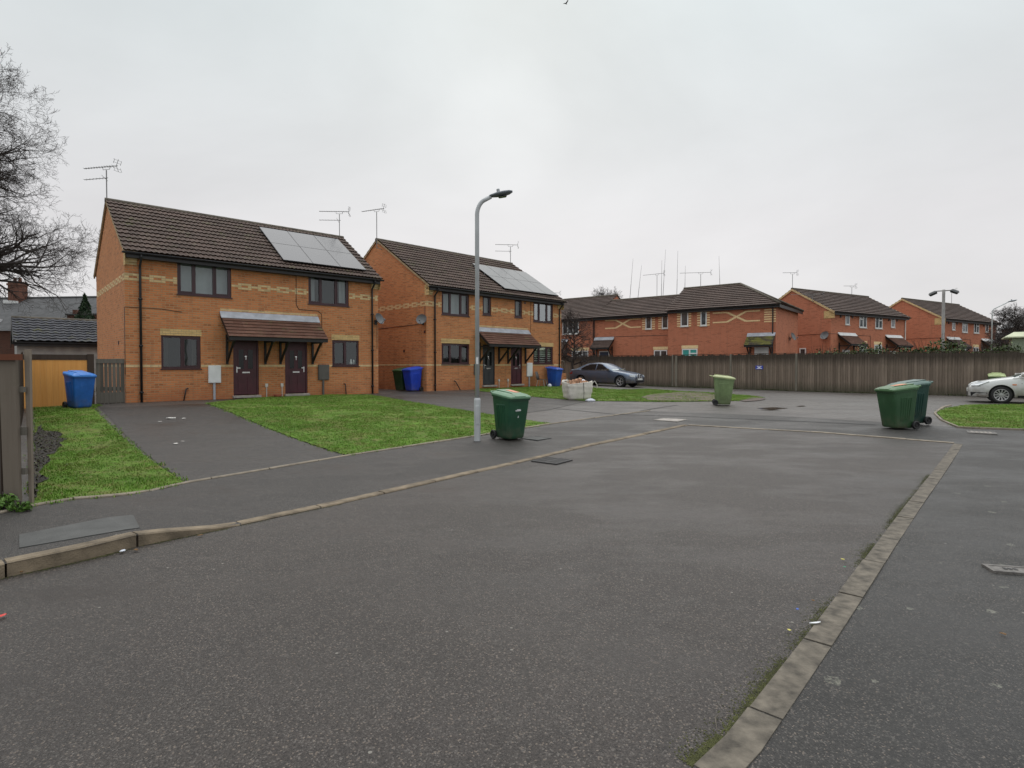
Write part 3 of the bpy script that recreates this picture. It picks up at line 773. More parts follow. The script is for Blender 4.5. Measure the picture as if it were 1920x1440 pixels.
    for pts, r_ in sp.get('cables', ()):
        m_ = MB(); m_.tube(pts, r_, 6); m_.build('cable', M['black'], h, True)
    for pts in sp.get('wastes', ()):
        m_ = MB(); m_.tube(pts, .022, 8); m_.build('waste_pipe', M['black'], h, True)
    for x, y_, z in sp.get('vents', ()):
        m_ = MB()
        if y_ == 0: m_.box(x-.05, x+.05, -.02, -.001, z-.06, z+.06)
        else: m_.box(-.02, -.001, y_-.05, y_+.05, z-.06, z+.06)
        m_.build('air_vent', M['maroon'], h)
    for x in sp.get('bells', ()):
        m_ = MB(); m_.box(x-.045, x+.045, -.05, -.001, .40, .52); m_.build('outlet', M['white_dirty'], h)
        m_ = MB(); m_.tube([(x, -.03, .40), (x, -.03, .0)], .015, 6); m_.build('outlet_pipe', M['white_dirty'], h)
    return h

B1 = 1.65-1.214; B2 = .40
W1, D1, HE1, HR1 = 8.92, 6.74, 3.72+CZ-B1-.02, 5.876+CZ-B1
wl = lambda a, b, z0, z1, s, i, c: (a, b, z0-B1, z1-B1, s, i, c)
h1 = semi('brick_house', 'nearest orange brick semi-detached house, left of the gap, with two maroon front doors', -12.255, 17.99, 47.71, B1, W1, D1, HE1, HR1, dict(
    wins=[wl(1.47, 3.15, 4.02, 5.17, (.31, .67), 'net', (0, 2)), wl(5.93, 7.6, 4.02, 5.15, (.31, .67), 'drapes', (0, 2)), wl(.98, 2.15, 1.52, 2.62, (.52,), 'curtains', (1,)), wl(6.88, 8.03, 1.60, 2.64, (.5,), 'items', (0,))],
    doors=[(3.19, 4.06, .12, 2.12, M['maroon_door'], True), (5.01, 5.87, .12, 2.12, M['maroon_door'], False)],
    pipes=(.41, 8.62), band=4.42-B1, low=1.62-B1, lintels=[(.95, 2.18, 2.63-B1), (6.85, 8.06, 2.65-B1)],
    canopy=(2.78, 6.28, 3.42-B1, 2.62-B1, (2.98, 4.28, 4.83, 6.06)), 
    meters=[(2.37, 2.77, .58, 1.19, M['white']), (6.28, 6.72, .62, 1.22, M['grey_box'])],
    cables=[([(0.0, -.012, 3.05), (1.0, -.012, 3.05), (1.6, -.012, 2.98)], .008), ([(-.012, .02, 3.05), (-.012, .02, .9)], .008), ([(5.45, -.012, 4.8), (5.45, -.012, 3.5), (5.55, -.012, 3.33), (6.3, -.012, 3.32), (6.45, -.012, 3.2), (6.45, -.012, 1.9)], .010), ([(8.86, -.012, 3.0), (8.86, -.012, 1.9)], .008)],
    wastes=[[(1.75, -.02, .42), (1.68, -.06, .40), (1.6, -.08, .0)], [(7.35, -.02, .45), (7.4, -.07, .43), (7.42, -.08, .0)]],
    vents=[(0, 1.3, 1.95)], bells=(4.32, 4.88)))
W2, D2, HE2, HR2 = 9.53, 8.06, 3.72+CZ-B2-.02, 6.234+CZ-B2
wl = lambda a, b, z0, z1, s, i, c: (a, b, z0-B2, z1-B2, s, i, c)
h2 = semi('brick_house', 'second orange brick semi-detached house, behind the lamp post, with a dark grey door', -3.875, 25.71, 44.57, B2, W2, D2, HE2, HR2, dict(
    wins=[wl(.88, 2.57, 3.99, 5.07, (.32, .68), 'net', (0, 2)), wl(7.17, 8.82, 4.0, 5.08, (.32, .68), 'curtains', (0, 2)), wl(3.45, 4.03, 4.13, 5.1, (), 'net', (0,)), wl(5.72, 6.29, 4.14, 5.1, (), 'net', (0,)),
          wl(.87, 2.57, 1.67, 2.65, (.32, .68), 'curtains', (0, 2)), wl(7.17, 8.82, 1.7, 2.66, (.32, .68), 'blind', (0, 2))],
    doors=[(3.45, 4.29, .24, 2.26, M['grey_door'], True), (5.44, 6.29, .24, 2.26, M['maroon_door'], False)],
    pipes=(.45, 9.33), band=4.40-B2, low=1.64-B2, lintels=[(.84, 2.6, 2.66-B2), (7.14, 8.85, 2.67-B2)],
    canopy=(3.0, 6.75, 3.40-B2, 2.66-B2, (3.22, 4.55, 5.2, 6.52)),
    meters=[(2.85, 3.2, .75, 1.3, M['grey_box']), (6.62, 7.05, .62, 1.36, M['white'])],
    cables=[([(-.012, 1.0, 3.1), (-.012, .25, 3.15), (-.012, .1, 3.3), (-.012, .1, 3.9)], .01), ([(-.012, 4.5, 3.05), (-.012, 1.0, 3.1)], .01), ([(6.95, -.012, 4.7), (6.95, -.012, 2.4)], .008)],
    wastes=[[(1.6, -.02, .5), (1.65, -.08, .45), (1.9, -.15, -.0)]], vents=[(3.2, 0, 4.55), (6.5, 0, 4.55), (0, 1.75, 1.9), (0, 0.12, 2.75)], bells=(4.55, 5.2)))

# ------------------------------------------------------------------ things fixed to the houses
def on(h, x, y, z): return h.matrix_world_calc @ Vector((x, y, z)) if False else (Matrix.Translation(h.location) @ Matrix.Rotation(h.rotation_euler.z, 4, 'Z')) @ Vector((x, y, z))
def solar(h, x0, x1, n, s0, s1, D, he, hr, label):
    """n columns of two panels on the front slope; s along the slope from the eaves"""
    k = (hr-he)/(D/2); ang = math.atan(k); oh = .28
    base = on(h, 0, -oh, he-oh*k+.06+.12)
    e = bpy.data.objects.new('solar_array', None); col.objects.link(e); e.location = base
    e.rotation_euler = (ang, 0, h.rotation_euler.z); tag(e, label, 'solar panels')
    w = (x1-x0)/n; hgt = (s1-s0)/2
    for i in range(n):
        for j in range(2):
            a, b, c, d = x0+w*i+.004, x0+w*(i+1)-.004, s0+hgt*j+.004, s0+hgt*(j+1)-.004
            f = MB(); f.box(a, b, c, d, 0, .035); fo = f.build('solar_panel', M['solar_frame'], e)
            g = MB(); g.poly([(a+.012, c+.012, .038), (b-.012, c+.012, .038), (b-.012, d-.012, .038), (a+.012, d-.012, .038)]); g.build('panel_glass', M['solar'], fo)
    r = MB()
    for y in (s0+.3, s0+hgt+.3, s1-.3): r.box(x0, x1, y-.02, y+.02, -.06, -.001)
    r.build('mounting_rail', M['galv'], e)
L1s = math.hypot(D1/2+.28, HR1-HE1+.28*(HR1-HE1)/(D1/2)); L2s = math.hypot(D2/2+.28, HR2-HE2+.28*(HR2-HE2)/(D2/2))
solar(h1, 5.0, 8.42, 3, .40, 3.55, D1, HE1, HR1, 'six solar panels in two rows on the nearest house roof')
solar(h2, 5.05, 9.35, 4, .40, 3.45, D2, HE2, HR2, 'eight solar panels on the second house roof behind the lamp post')

def aerial(loc, rot, label, mast=1.3, boom=1.5, second=True, grid=False, bracket=False, wonky=0):
    e = empty('television_aerial', loc, rot, label, 'aerial', 'television aerials on the roofs')
    m = MB(); m.tube([(0, 0, -.25), (wonky*.1, 0, mast)], .018, 6); m.build('mast', M['alu'], e)
    b = MB(); zt = mast+.02; b.tube([(-boom*.68, 0, zt+.1), (boom*.34, 0, zt+.1)], .014, 5)
    b.tube([(-.16, 0, zt+.1), (-.14, 0, zt), (.14, 0, zt), (.16, 0, zt+.1)], .010, 5)
    n = 12
    for i in range(n):
        x = -boom*.66+boom*.9*i/(n-1); l = .07+.05*i/n; b.tube([(x, -l, zt+.1), (x, l, zt+.1)], .006, 4)
    for s in (-1, 1):
        b.tube([(boom*.32, -.14, zt+.1+s*.05), (boom*.36, -.14, zt+.1+s*.2)], .006, 4); b.tube([(boom*.32, .14, zt+.1+s*.05), (boom*.36, .14, zt+.1+s*.2)], .006, 4); b.tube([(boom*.30, 0, zt+.1), (boom*.37, 0, zt+.1+s*.22)], .008, 4)
        for q in (.1, .2): b.tube([(boom*.31+q*.15, -.15, zt+.1+s*q), (boom*.31+q*.15, .15, zt+.1+s*q)], .005, 4)
    b.build('boom', M['alu'], e)
    if second:
        b = MB(); z2 = mast-.28; b.tube([(-boom*.68, 0, z2), (.06, 0, z2)], .012, 5)
        for i in range(7): b.tube([(-boom*.66+boom*.6*i/6, -.08, z2), (-boom*.66+boom*.6*i/6, .08, z2)], .005, 4)
        b.tube([(-.1, -.1, z2+.08), (-.05, .1, z2-.08)], .007, 4); b.build('lower_boom', M['alu'], e)
    if bracket:
        b = MB(); b.tube([(0, 0, -.2), (.2, .25, -.3)], .015, 5); b.tube([(0, 0, .05), (.2, .25, -.1)], .015, 5); b.build('bracket', M['alu'], e)
    return e
p = on(h1, -.02, D1/2, HR1+.1); aerial(p, R(-12), 'aerial with two booms on the left gable of the nearest house', 1.0, 1.42)
p = on(h1, W1-.1, D1/2, HR1+.1); aerial(p, R(3), 'aerial with two booms at the right ridge end of the nearest house', 1.0, 1.35)
p = on(h2, -.25, D2/2-.35, HR2-.25); aerial(p, R(-25), 'aerial on a tall bracketed mast at the left gable of the second house', 1.55, 1.35, False, bracket=True)
p = on(h2, W2-.05, D2/2, HR2+.08); aerial(p, R(5), 'aerial with two booms on the far ridge end behind the lamp post', 1.0, 1.4)

def dish(loc, rot, label, r=.24):
    e = empty('satellite_dish', loc, rot, label, 'satellite dish', 'satellite dishes on the house corners')
    Mx = Matrix.Translation((0, -.16, 0)) @ Matrix.Rotation(R(68), 4, 'X')
    m = MB(); pr = [(r*t, .09*t*t) for t in (0, .25, .5, .75, 1)]; m.lathe(pr+[(r*1.02, .095), (r*1.01, .082)]+[(r*t, .09*t*t-.012) for t in (.9, .6, .3, 0)], 24, Mx); m.build('reflector', M['dish'], e, True)
    a = MB(); a.tube([Mx @ Vector((0, -r*.95, .08)), Mx @ Vector((0, -r*.7, .33))], .012, 6); a.build('feed_arm', M['dish'], e)
    l = MB(); l.tube([Mx @ Vector((0, -r*.76, .33)), Mx @ Vector((0, -r*.45, .28))], .03, 8); l.build('receiver', M['dish'], e)
    b = MB(); b.tube([(0, -.14, -.02), (0, -.08, -.10), (0, 0, -.12)], .018, 6); b.box(-.06, .06, -.02, -.001, -.22, -.02); b.build('wall_bracket', M['black'], e)
    return e
dish(on(h1, 8.78, -.02, 3.12), h1.rotation_euler.z+R(20), 'grey satellite dish near the right corner of the nearest house')
dish(on(h2, -.02, .22, 3.28), h2.rotation_euler.z-R(90)+R(35), 'grey satellite dish on the side wall by the second house downpipe')

# ------------------------------------------------------------------ red terraces beyond the fence
def far_window(par, x0, x1, z0, z1, split=(), transom=(), face='front', inner=None):
    def bx(m, a, b, ya, yb, c, d):
        if face == 'front': m.box(a, b, ya, yb, c, d)
        else: m.box(ya, yb, a, b, c, d)
    m = MB(); w = .075; y0, y1 = -.03, -.001
    bx(m, x0, x1, y0, y1, z1-w, z1); bx(m, x0, x1, y0, y1, z0, z0+w); bx(m, x0, x0+w, y0, y1, z0+w, z1-w); bx(m, x1-w, x1, y0, y1, z0+w, z1-w)
    cuts = [x0]+[x0+(x1-x0)*s for s in split]+[x1]
    for s in cuts[1:-1]: bx(m, s-.05, s+.05, y0, y1, z0+w, z1-w)
    for i in transom: zz = z0+(z1-z0)*.68; bx(m, cuts[i]+.05, cuts[i+1]-.05, y0+.002, y1, zz-.04, zz+.04)
    f = m.build('window', M['white'], par)
    g = MB(); bx(g, x0+w, x1-w, -.012, -.002, z0+w, z1-w); g.build('pane', inner or M['glass_far'], f)
    s = MB(); bx(s, x0-.04, x1+.04, -.06, -.002, z0-.05, z0-.002); s.build('sill', M['white_dirty'], f)
    return f
def far_door(par, x0, x1, z0, z1, mat, fan=True):
    m = MB(); m.box(x0, x1, -.03, -.001, z0, z1); d = m.build('door', M['white'], par)
    m = MB(); m.box(x0+.07, x1-.07, -.04, -.031, z0+.04, z1-.08); d2 = m.build('door_leaf', mat, d)
    if fan:
        g = MB(); cx = (x0+x1)/2; r = (x1-x0)*.27; zc = z1-.62; n = 10
        g.poly([(cx, -.043, zc)]+[(cx+r*math.cos(PI*k/n), -.043, zc+r*math.sin(PI*k/n)) for k in range(n+1)]); g.build('fanlight', M['glass_far'], d)
        s = MB()
        for k in (2.5, 5, 7.5): s.beam((cx, -.046, zc), (cx+r*math.cos(PI*k/10), -.046, zc+r*math.sin(PI*k/10)), .004, .03, (0, 1, 0))
        s.build('glazing_bar', M['white'], d)
    k = MB(); k.box(x0+.12, x0+.15, -.07, -.041, (z0+z1)/2-.1, (z0+z1)/2+.05); k.build('handle', M['chrome'], d)
def terrace(label, ox, oy, deg, base, W, D, he, hr, hip=False, verge=None, col_='brick_red'):
    h = empty('terraced_house', (ox, oy, base), R(deg), label, 'house', 'red brick terraced houses beyond the fence')
    mb = MB()
    for y in (0, D): mb.poly([(0, y, -.3), (W, y, -.3), (W, y, he), (0, y, he)])
    mb.poly([(0, 0, -.3), (0, D, -.3), (0, D, he), (0, D/2, hr-.06), (0, 0, he)])
    if hip: mb.poly([(W, 0, -.3), (W, D, -.3), (W, D, he), (W, 0, he)])
    else: mb.poly([(W, 0, -.3), (W, D, -.3), (W, D, he), (W, D/2, hr-.06), (W, 0, he)])
    mb.build('wall', M[col_], h, norm=False)
    oh = .3; k = (hr-he)/(D/2); ze = he-oh*k+.04
    rows = round(math.hypot(D/2+oh, hr-ze)/.33)
    def strip_(m, A, B, C, Dd):      # stepped courses on a trapezoid eaves A->B, ridge C(left) D(right)
        A, B, C, Dd = map(Vector, (A, B, C, Dd)); n = (B-A).cross(C-A).normalized(); n = n if n.z > 0 else -n
        m.custom = True
        for r in range(rows):
            t0, t1 = r/rows, (r+1)/rows; a, b = A.lerp(C, t0), B.lerp(Dd, t0); c, d = A.lerp(C, t1), B.lerp(Dd, t1)
            nx = max(1, int((b-a).length/.3))
            for i in range(nx):
                s0, s1 = i/nx, (i+1)/nx
                q = [a.lerp(b, s0)+n*.05, a.lerp(b, s1)+n*.05, c.lerp(d, s1)+n*.003, c.lerp(d, s0)+n*.003]
                u = [a.lerp(c, .12).lerp(b.lerp(d, .12), s0)-n*.01, a.lerp(c, .12).lerp(b.lerp(d, .12), s1)-n*.01, a.lerp(b, s1)+n*.05, a.lerp(b, s0)+n*.05]
                for P in (q, u):
                    f = m.poly(P)
                    for l in f.loops: l[m.uv].uv = (i+.5, r+.5)
    xl = -.08; xr = W+(oh if hip else .08); ins = D/2+oh if hip else 0
    m = MB(); strip_(m, (xl, -oh, ze), (xr, -oh, ze), (xl, D/2, hr), (xr-ins, D/2, hr)); strip_(m, (xr, D+oh, ze), (xl, D+oh, ze), (xr-ins, D/2, hr), (xl, D/2, hr))
    if hip: strip_(m, (xr, -oh, ze), (xr, D+oh, ze), (xr-ins, D/2, hr), (xr-ins-.001, D/2+.001, hr))
    rf = m.build('roof', M['tile_t'], h, norm=False)
    q = MB(); q.tube([(xl, D/2, hr+.02), (xr-ins, D/2, hr+.02)], .09, 8)
    if hip:
        q.tube([(xr-ins, D/2, hr+.03), (xr, -oh, ze+.05)], .08, 8); q.tube([(xr-ins, D/2, hr+.03), (xr, D+oh, ze+.05)], .08, 8)
    q.build('ridge_tiles', M['ridge'], rf, True)
    v = MB()
    for x in (verge if verge is not None else ([-.085] if hip else [-.085, W+.035])):
        for a, b in (((-oh, ze), (D/2, hr)), ((D+oh, ze), (D/2, hr))):
            v.loft([[(x, a[0], a[1]-.13), (x, a[0], a[1]+.02), (x, b[0], b[1]+.02), (x, b[0], b[1]-.13)], [(x+.05, a[0], a[1]-.13), (x+.05, a[0], a[1]+.02), (x+.05, b[0], b[1]+.02), (x+.05, b[0], b[1]-.13)]])
    if verge != []: v.build('verge', M['buff_dull'], rf)
    g = MB(); g.box(.02, xr-.02 if hip else W-.02, -oh+.03, -oh+.06, ze-.2, ze-.01); g.box(.02, W-.02, -oh+.061, -.003, ze-.2, ze-.18); gutter(g, xl, xr, -oh-.03, ze-.03)
    if hip: g.box(W+oh-.06, W+oh-.03, -oh+.06, D+oh, ze-.2, ze-.01)
    g.build('gutter', M['black'], h)
    return h
def far_canopy(h, x0, x1, zt, ze, proj, mat, white=False): 
    return canopy(h, x0, x1, zt, ze, proj, mat, (x0+.15, x1-.15), white, dict(gauge=.18, wave=0, dx=.2, lift=.035))
def stripes(h, x0, x1, z0, z1, n, name='quoin'):
    m = MB(); s = (z1-z0)/(2*n-1)
    for i in range(n): m.box(x0, x1, -.008, -.0005, z0+2*i*s, z0+(2*i+1)*s)
    m.build(name, M['buff_plain'], h)
def xmotif(h, x0, x1, z0, z1, xa, xb):
    m = MB(); t = .085
    m.box(x0, xa, -.008, -.0005, z1-t, z1); m.box(x0, xa, -.008, -.0005, z0, z0+t); m.box(xb, x1, -.008, -.0005, z1-t, z1); m.box(xb, x1, -.008, -.0005, z0, z0+t)
    n = 14
    for i in range(n):
        x = xa+(xb-xa)*(i+.5)/n; w = (xb-xa)/n*.95; zz = (z1-z0-t)/n
        m.box(x-w, x+w*.99, -.008-.0004*(i % 2), -.0005, z0+t/2+zz*(i+.5)-t*.55, z0+t/2+zz*(i+.5)+t*.55)
        m.box(x-w, x+w*.99, -.0104-.0004*(i % 2), -.0085, z1-t/2-zz*(i+.5)-t*.55, z1-t/2-zz*(i+.5)+t*.55)
    m.build('brick_motif', M['buff_plain'], h)
TB = .65; Z = lambda z: z-TB
tr = terrace('red brick hipped end house of the terrace with a white fanlight door', 11.1, 40.4, -38.3, TB, 7.15, 6.2, 4.95, 6.72, True, [])
far_window(tr, .93, 1.48, Z(4.33), Z(5.33)); far_window(tr, 2.33, 2.76, Z(4.32), Z(5.33)); far_window(tr, 1.04, 2.14, Z(1.75), Z(2.76), (.5,), (1,), inner=M['teal'])
for a, b in ((.66, .9), (1.5, 1.68), (2.1, 2.31), (2.78, 2.97)): stripes(tr, a, b, Z(4.32), Z(5.25), 6)
stripes(tr, 6.45, 7.15, Z(4.38), Z(5.2), 6); stripes(tr, 1.0, 2.18, Z(2.78), Z(3.0), 1, 'lintel')
xmotif(tr, 3.17, 6.2, Z(4.46), Z(5.18), 4.12, 5.33)
far_canopy(tr, 5.45, 7.12, Z(3.6), Z(2.92), .85, M['tile_moss']); far_door(tr, 5.88, 6.74, .03, Z(2.78), M['white'])
m = MB(); m.tube([(6.98, -.3, 4.8), (6.98, -.06, 4.6), (6.98, -.06, 0)], .04, 8); m.build('downpipe', M['black'], tr)
tm = terrace('recessed middle house of the red brick terrace with a blue door', 6.62, 45.86, -38.3, TB, 6.88, 6.2, 4.88, 6.44, verge=[])
far_window(tm, 4.48, 4.98, Z(4.34), Z(5.3)); far_window(tm, 5.79, 6.3, Z(4.34), Z(5.3)); far_window(tm, 5.17, 6.22, Z(1.75), Z(2.75), (.5,))
for a, b in ((4.2, 4.44), (5.0, 5.24), (5.5, 5.75)): stripes(tm, a, b, Z(4.33), Z(5.25), 6)
stripes(tm, 5.1, 6.3, Z(2.78), Z(3.0), 1, 'lintel'); xmotif(tm, 1.02, 4.1, Z(4.5), Z(5.2), 1.97, 3.18)
far_canopy(tm, .12, 1.82, Z(3.75), Z(3.0), .85, M['tile_t']); far_door(tm, .5, 1.4, .03, Z(2.75), pm('blue door', (.03, .045, .10), .4), False)
m = MB(); m.tube([(.15, -.012, 3.22), (6.3, -.012, 3.2)], .012, 5); m.tube([(.05, -.06, 4.8), (.05, -.06, 0)], .04, 8); m.build('cable', M['black'], tm)
tl = terrace('left house of the red brick terrace, partly hidden by the second house', -.3, 51.33, -38.3, TB, 8.7, 8.2, 4.88, 7.0, verge=[])
ow = 8.75
far_window(tl, ow-2.95, ow-1.35, Z(4.2), Z(5.35), (.33, .67)); far_window(tl, ow-2.03, ow-.44, Z(1.75), Z(2.8), (.35, .65), (1,)); stripes(tl, ow-2.1, ow-.4, Z(2.82), Z(3.05), 1, 'lintel')
far_canopy(tl, ow-4.4, ow-2.4, Z(3.7), Z(2.95), .85, M['tile_t']); far_door(tl, ow-3.9, ow-3.0, .03, Z(2.75), M['grey_door'], False)
def pair(label, ox, oy):
    h = terrace(label, ox, oy, 30, TB, 10.4, 6, 4.95, 6.78)
    far_window(h, 1.81, 2.35, Z(4.6), Z(5.38)); far_window(h, 3.65, 4.63, Z(4.45), Z(5.38), (.5,), (0,)); far_window(h, 5.83, 6.83, Z(4.45), Z(5.38), (.5,), (1,)); far_window(h, 8.11, 8.69, Z(4.6), Z(5.38))
    far_window(h, 3.7, 4.7, Z(1.9), Z(3.2), (.5,), (0,)); far_window(h, 5.75, 6.8, Z(1.9), Z(3.2), (.5,), (1,))
    stripes(h, 3.65, 4.75, Z(3.22), Z(3.44), 1, 'lintel'); stripes(h, 5.7, 6.85, Z(3.22), Z(3.44), 1, 'lintel')
    far_canopy(h, .88, 3.1, Z(3.9), Z(3.15), .95, M['tile_canopy'] if ox < 30 else M['tile_t'], True); far_canopy(h, 7.32, 9.6, Z(3.9), Z(3.15), .95, M['tile_canopy'] if ox < 30 else M['tile_t'], True)
    far_door(h, 1.5, 2.4, .03, 2.1, M['white'], False); far_door(h, 8.0, 8.9, .03, 2.1, M['white'], False)
    m = MB(); m.box(-.02, -.002, -.28, .5, 4.35, 4.9); m.build('kneeler', M['buff'], h)
    m = MB(); m.tube([(-.012, 5.8, 3.2), (-.012, .1, 3.25), (0, -.012, 3.25), (5.2, -.012, 3.2), (5.2, -.012, 2.0)], .012, 5); m.build('cable', M['black'], h)
    m = MB(); m.tube([(10.2, -.3, 4.8), (10.2, -.06, 4.55), (10.2, -.06, 0)], .045, 8); m.build('downpipe', M['white_dirty'], h)
    v = MB()
    for x in (1.2, 2.7, 7.8, 9.0): v.box(x-.07, x+.07, -.05, -.001, 4.45, 4.6)
    v.build('air_vent', M['black'], h); return h
h4 = pair('red brick house with its side gable next to the hipped terrace end', 22.9, 40.8)
h5 = pair('red brick house furthest right, behind the twin floodlight pole', 35.7, 47.2)
far_window(h4, 2.57, 3.07, Z(4.54), Z(5.45), face='side'); far_window(h4, 1.85, 2.36, Z(1.9), Z(2.9), face='side')
dish(on(h4, -.03, .3, 3.1), R(-60), 'dark dish on the front corner of the gabled red house', .3)
dish(on(tr, 7.2, 3.6, 2.9), R(40), 'dark dish on the end wall of the hipped terrace', .28)
# darker house beyond
dk = empty('dark_brick_house', (51, 55, TB), R(-25), 'dark brick house with white bargeboards behind the far street lamp', 'house')
m = MB(); m.box(0, 7, .5, 10, -.3, 5.2); m.poly([(0, .5, 5.2), (7, .5, 5.2), (3.5, .5, 7.6)]); m.poly([(0, 10, 5.2), (7, 10, 5.2), (3.5, 10, 7.6)]); m.build('wall', M['brick_dark'], dk)
m = MB(); m.poly([(-.4, .2, 4.95), (-.4, 10.3, 4.95), (3.5, 10.3, 7.7), (3.5, .2, 7.7)]); m.poly([(7.4, .2, 4.95), (7.4, 10.3, 4.95), (3.5, 10.3, 7.7), (3.5, .2, 7.7)]); rf = m.build('roof', M['slate'], dk)
m = MB(); m.beam((-.4, .15, 4.85), (3.5, .15, 7.6), .06, .28); m.beam((7.4, .15, 4.85), (3.5, .15, 7.6), .06, .28); m.build('bargeboard', M['white'], rf)
far_window(dk, 2.6, 4.3, 3.2, 4.4, (.5,))
for w in dk.children:
    if w.name.startswith('window'): w.location.y = .5
m = MB(); m.tube([(6.6, .42, 5), (6.6, .42, 0)], .06, 8); m.build('downpipe', M['white_dirty'], dk)

aerial(on(tl, 2.3, 4, 6.5), R(20), 'small aerial on the left terrace roof beside the second house', 1.1, 1.7, False)
aerial(on(tm, 4.0, 3.1, 6.5), R(-38), 'cross shaped aerial on the recessed terrace roof', 1.7, 1.8, False)
aerial(on(tr, 1.2, 3.1, 6.8), R(-10), 'aerial on the hipped terrace ridge', .9, 2.2, False)
aerial(on(h4, .0, 3, 6.9), R(0), 'aerial on the gable peak of the red house beside the hipped terrace', 1.0, 1.1, False)
aerial(on(h4, -.3, 1.2, 5.9), R(-12), 'aerial on a bracket below the verge of the gabled red house', .15, 2.2, False, bracket=True)
aerial(on(h4, 8.0, 3, 6.9), R(0), 'aerial at the far ridge end of the gabled red house', .55, 1.0, False)
aerial(on(h5, 9.0, 3, 6.9), R(0), 'aerial on the ridge of the furthest red house', 1.1, 1.2, False)

def at(px, py, Y):
    r = ray(px, py); return Vector((r.x*Y/r.y, Y, r.z*Y/r.y+CZ))
whips = [(1181, 560, 1187, 485, 50, 'leftmost of the tall thin whip aerials over the terrace roofs'), (1196, 560, 1203, 497, 51, 'slightly leaning whip aerial second from left over the terrace'), (1240, 556, 1241, 488, 50, 'whip aerial just left of the cross shaped aerial'),
         (1243, 556, 1248, 468, 52, 'tallest whip aerial, rising behind the cross shaped aerial'), (1269, 552, 1271, 470, 51, 'straight whip aerial left of the hipped terrace roof'), (1284, 548, 1285, 498, 49, 'short whip aerial at the left end of the hipped ridge'), (1350, 545, 1348, 480, 48, 'lone whip aerial at the middle of the hipped ridge')]
for a, b, c, d, Y, lab in whips:
    e = empty('whip_aerial', at(a, b, Y), 0, lab, 'aerial', 'whip aerials over the terrace'); p0 = Vector(e.location)
    q = at(c, d, Y)-p0
    m = MB(); m.tube([(0, 0, -6), (0, 0, 0), q*.35], [.022, .022, .020], 5); m.build('mast', M['alu'], e)
    m = MB(); m.tube([q*.35, q], [.016, .008], 5); m.build('rod', M['alu'], e)

# ------------------------------------------------------------------ long boundary fence
fa = Vector((9.07, 35.7)); fb = Vector((22.1, 25.0)); fd = (fb-fa).normalized()
fe = empty('board_fence', (fa.x, fa.y, .30), math.atan2(fd.y, fd.x), 'long weathered brown board fence behind the parked cars', 'fence')
posts = [-9.6, -6.6, -3.2, 1.1, 4.62, 8.1, 11.32, 14.67, 17.9, 21.1]
for i, (a, b) in enumerate(zip(posts, posts[1:])):
    m = MB(); x = a+.05; top = 1.93+random.uniform(-.02, .02)
    while x < b-.04:
        w = random.uniform(.10, .135); t = random.uniform(-.035, .02); zb = -.32+random.uniform(0, .04); j = random.uniform(-.004, .004)
        x2 = min(x+w, b-.04)
        m.loft([[(x, j, zb), (x2-.003, j-.022, zb), (x2-.003, j+.012, zb), (x, j+.016, zb)], [(x, j, top+t), (x2-.003, j-.022, top+t), (x2-.003, j+.012, top+t), (x, j+.016, top+t)]]); x = x2
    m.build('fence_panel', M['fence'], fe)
    m = MB(); m.box(a+.05, b-.05, -.025, .03, top+.02, top+.05); m.box(a+.06, b-.06, .03, .09, .25, .33); m.box(a+.06, b-.06, .03, .09, 1.5, 1.58); m.build('fence_rail', M['dark_wood'], fe)
for a in posts:
    m = MB(); m.box(a-.055, a+.045, -.035, .075, -.3, 1.96); m.bevel(.008)
    m.build('fence_post', M['fence_post'] if a in (1.1, 4.62, 8.1) else M['fence'], fe)
m = MB(); m.box(1.28, 1.40, -.05, -.012, -.3, 1.9); m.build('fence_post', M['fence_post'], fe)
bm = bmesh.new()
for i in range(5200):
    sx = random.uniform(-9, 21.5); nzv = mn.noise(Vector((sx*.8, 3, 1)))
    if nzv < -.15 and random.random() < .8: continue
    q = fa+fd*sx+Vector((fd.y, -fd.x))*(.05+abs(random.gauss(0, .07))); z = zg(q.x, q.y); l = random.uniform(.02, .10)*(1+.8*max(0, nzv)); a = random.uniform(0, 6.28); w_ = .012
    bm.faces.new([bm.verts.new((q.x-math.sin(a)*w_, q.y+math.cos(a)*w_, z)), bm.verts.new((q.x+math.sin(a)*w_, q.y-math.cos(a)*w_, z)), bm.verts.new((q.x+math.cos(a)*l*.6, q.y+math.sin(a)*l*.6, z+l))])
me = bpy.data.meshes.new('weeds'); bm.to_mesh(me); bm.free(); me.materials.append(M['fence_weed']); o = bpy.data.objects.new('weeds', me); col.objects.link(o); tag(o, 'dark green weeds growing along the foot of the long brown fence', 'weeds', kind='stuff')
# blue notice on the fence
sg = empty('notice_sign', (*(fa+fd*6.2+Vector((fd.y, -fd.x))*.02), 1.50), math.atan2(fd.y, fd.x), 'small blue and white notice fixed to the brown fence', 'sign')
m = MB(); m.box(-.2, .2, -.012, 0, -.1, .1); m.build('sign_plate', M['sign_blue'], sg)
m = MB(); m.box(-.14, .14, -.015, -.0125, -.07, -.03); m.beam((-.12, -.014, .07), (0, -.014, .02), .003, .04, (0, 0, 1)); m.beam((.12, -.014, .07), (0, -.014, .02), .003, .04, (0, 0, 1)); m.box(-.06, .06, -.0152, -.0125, -.015, .015); m.build('sign_mark', M['sign_white'], sg)

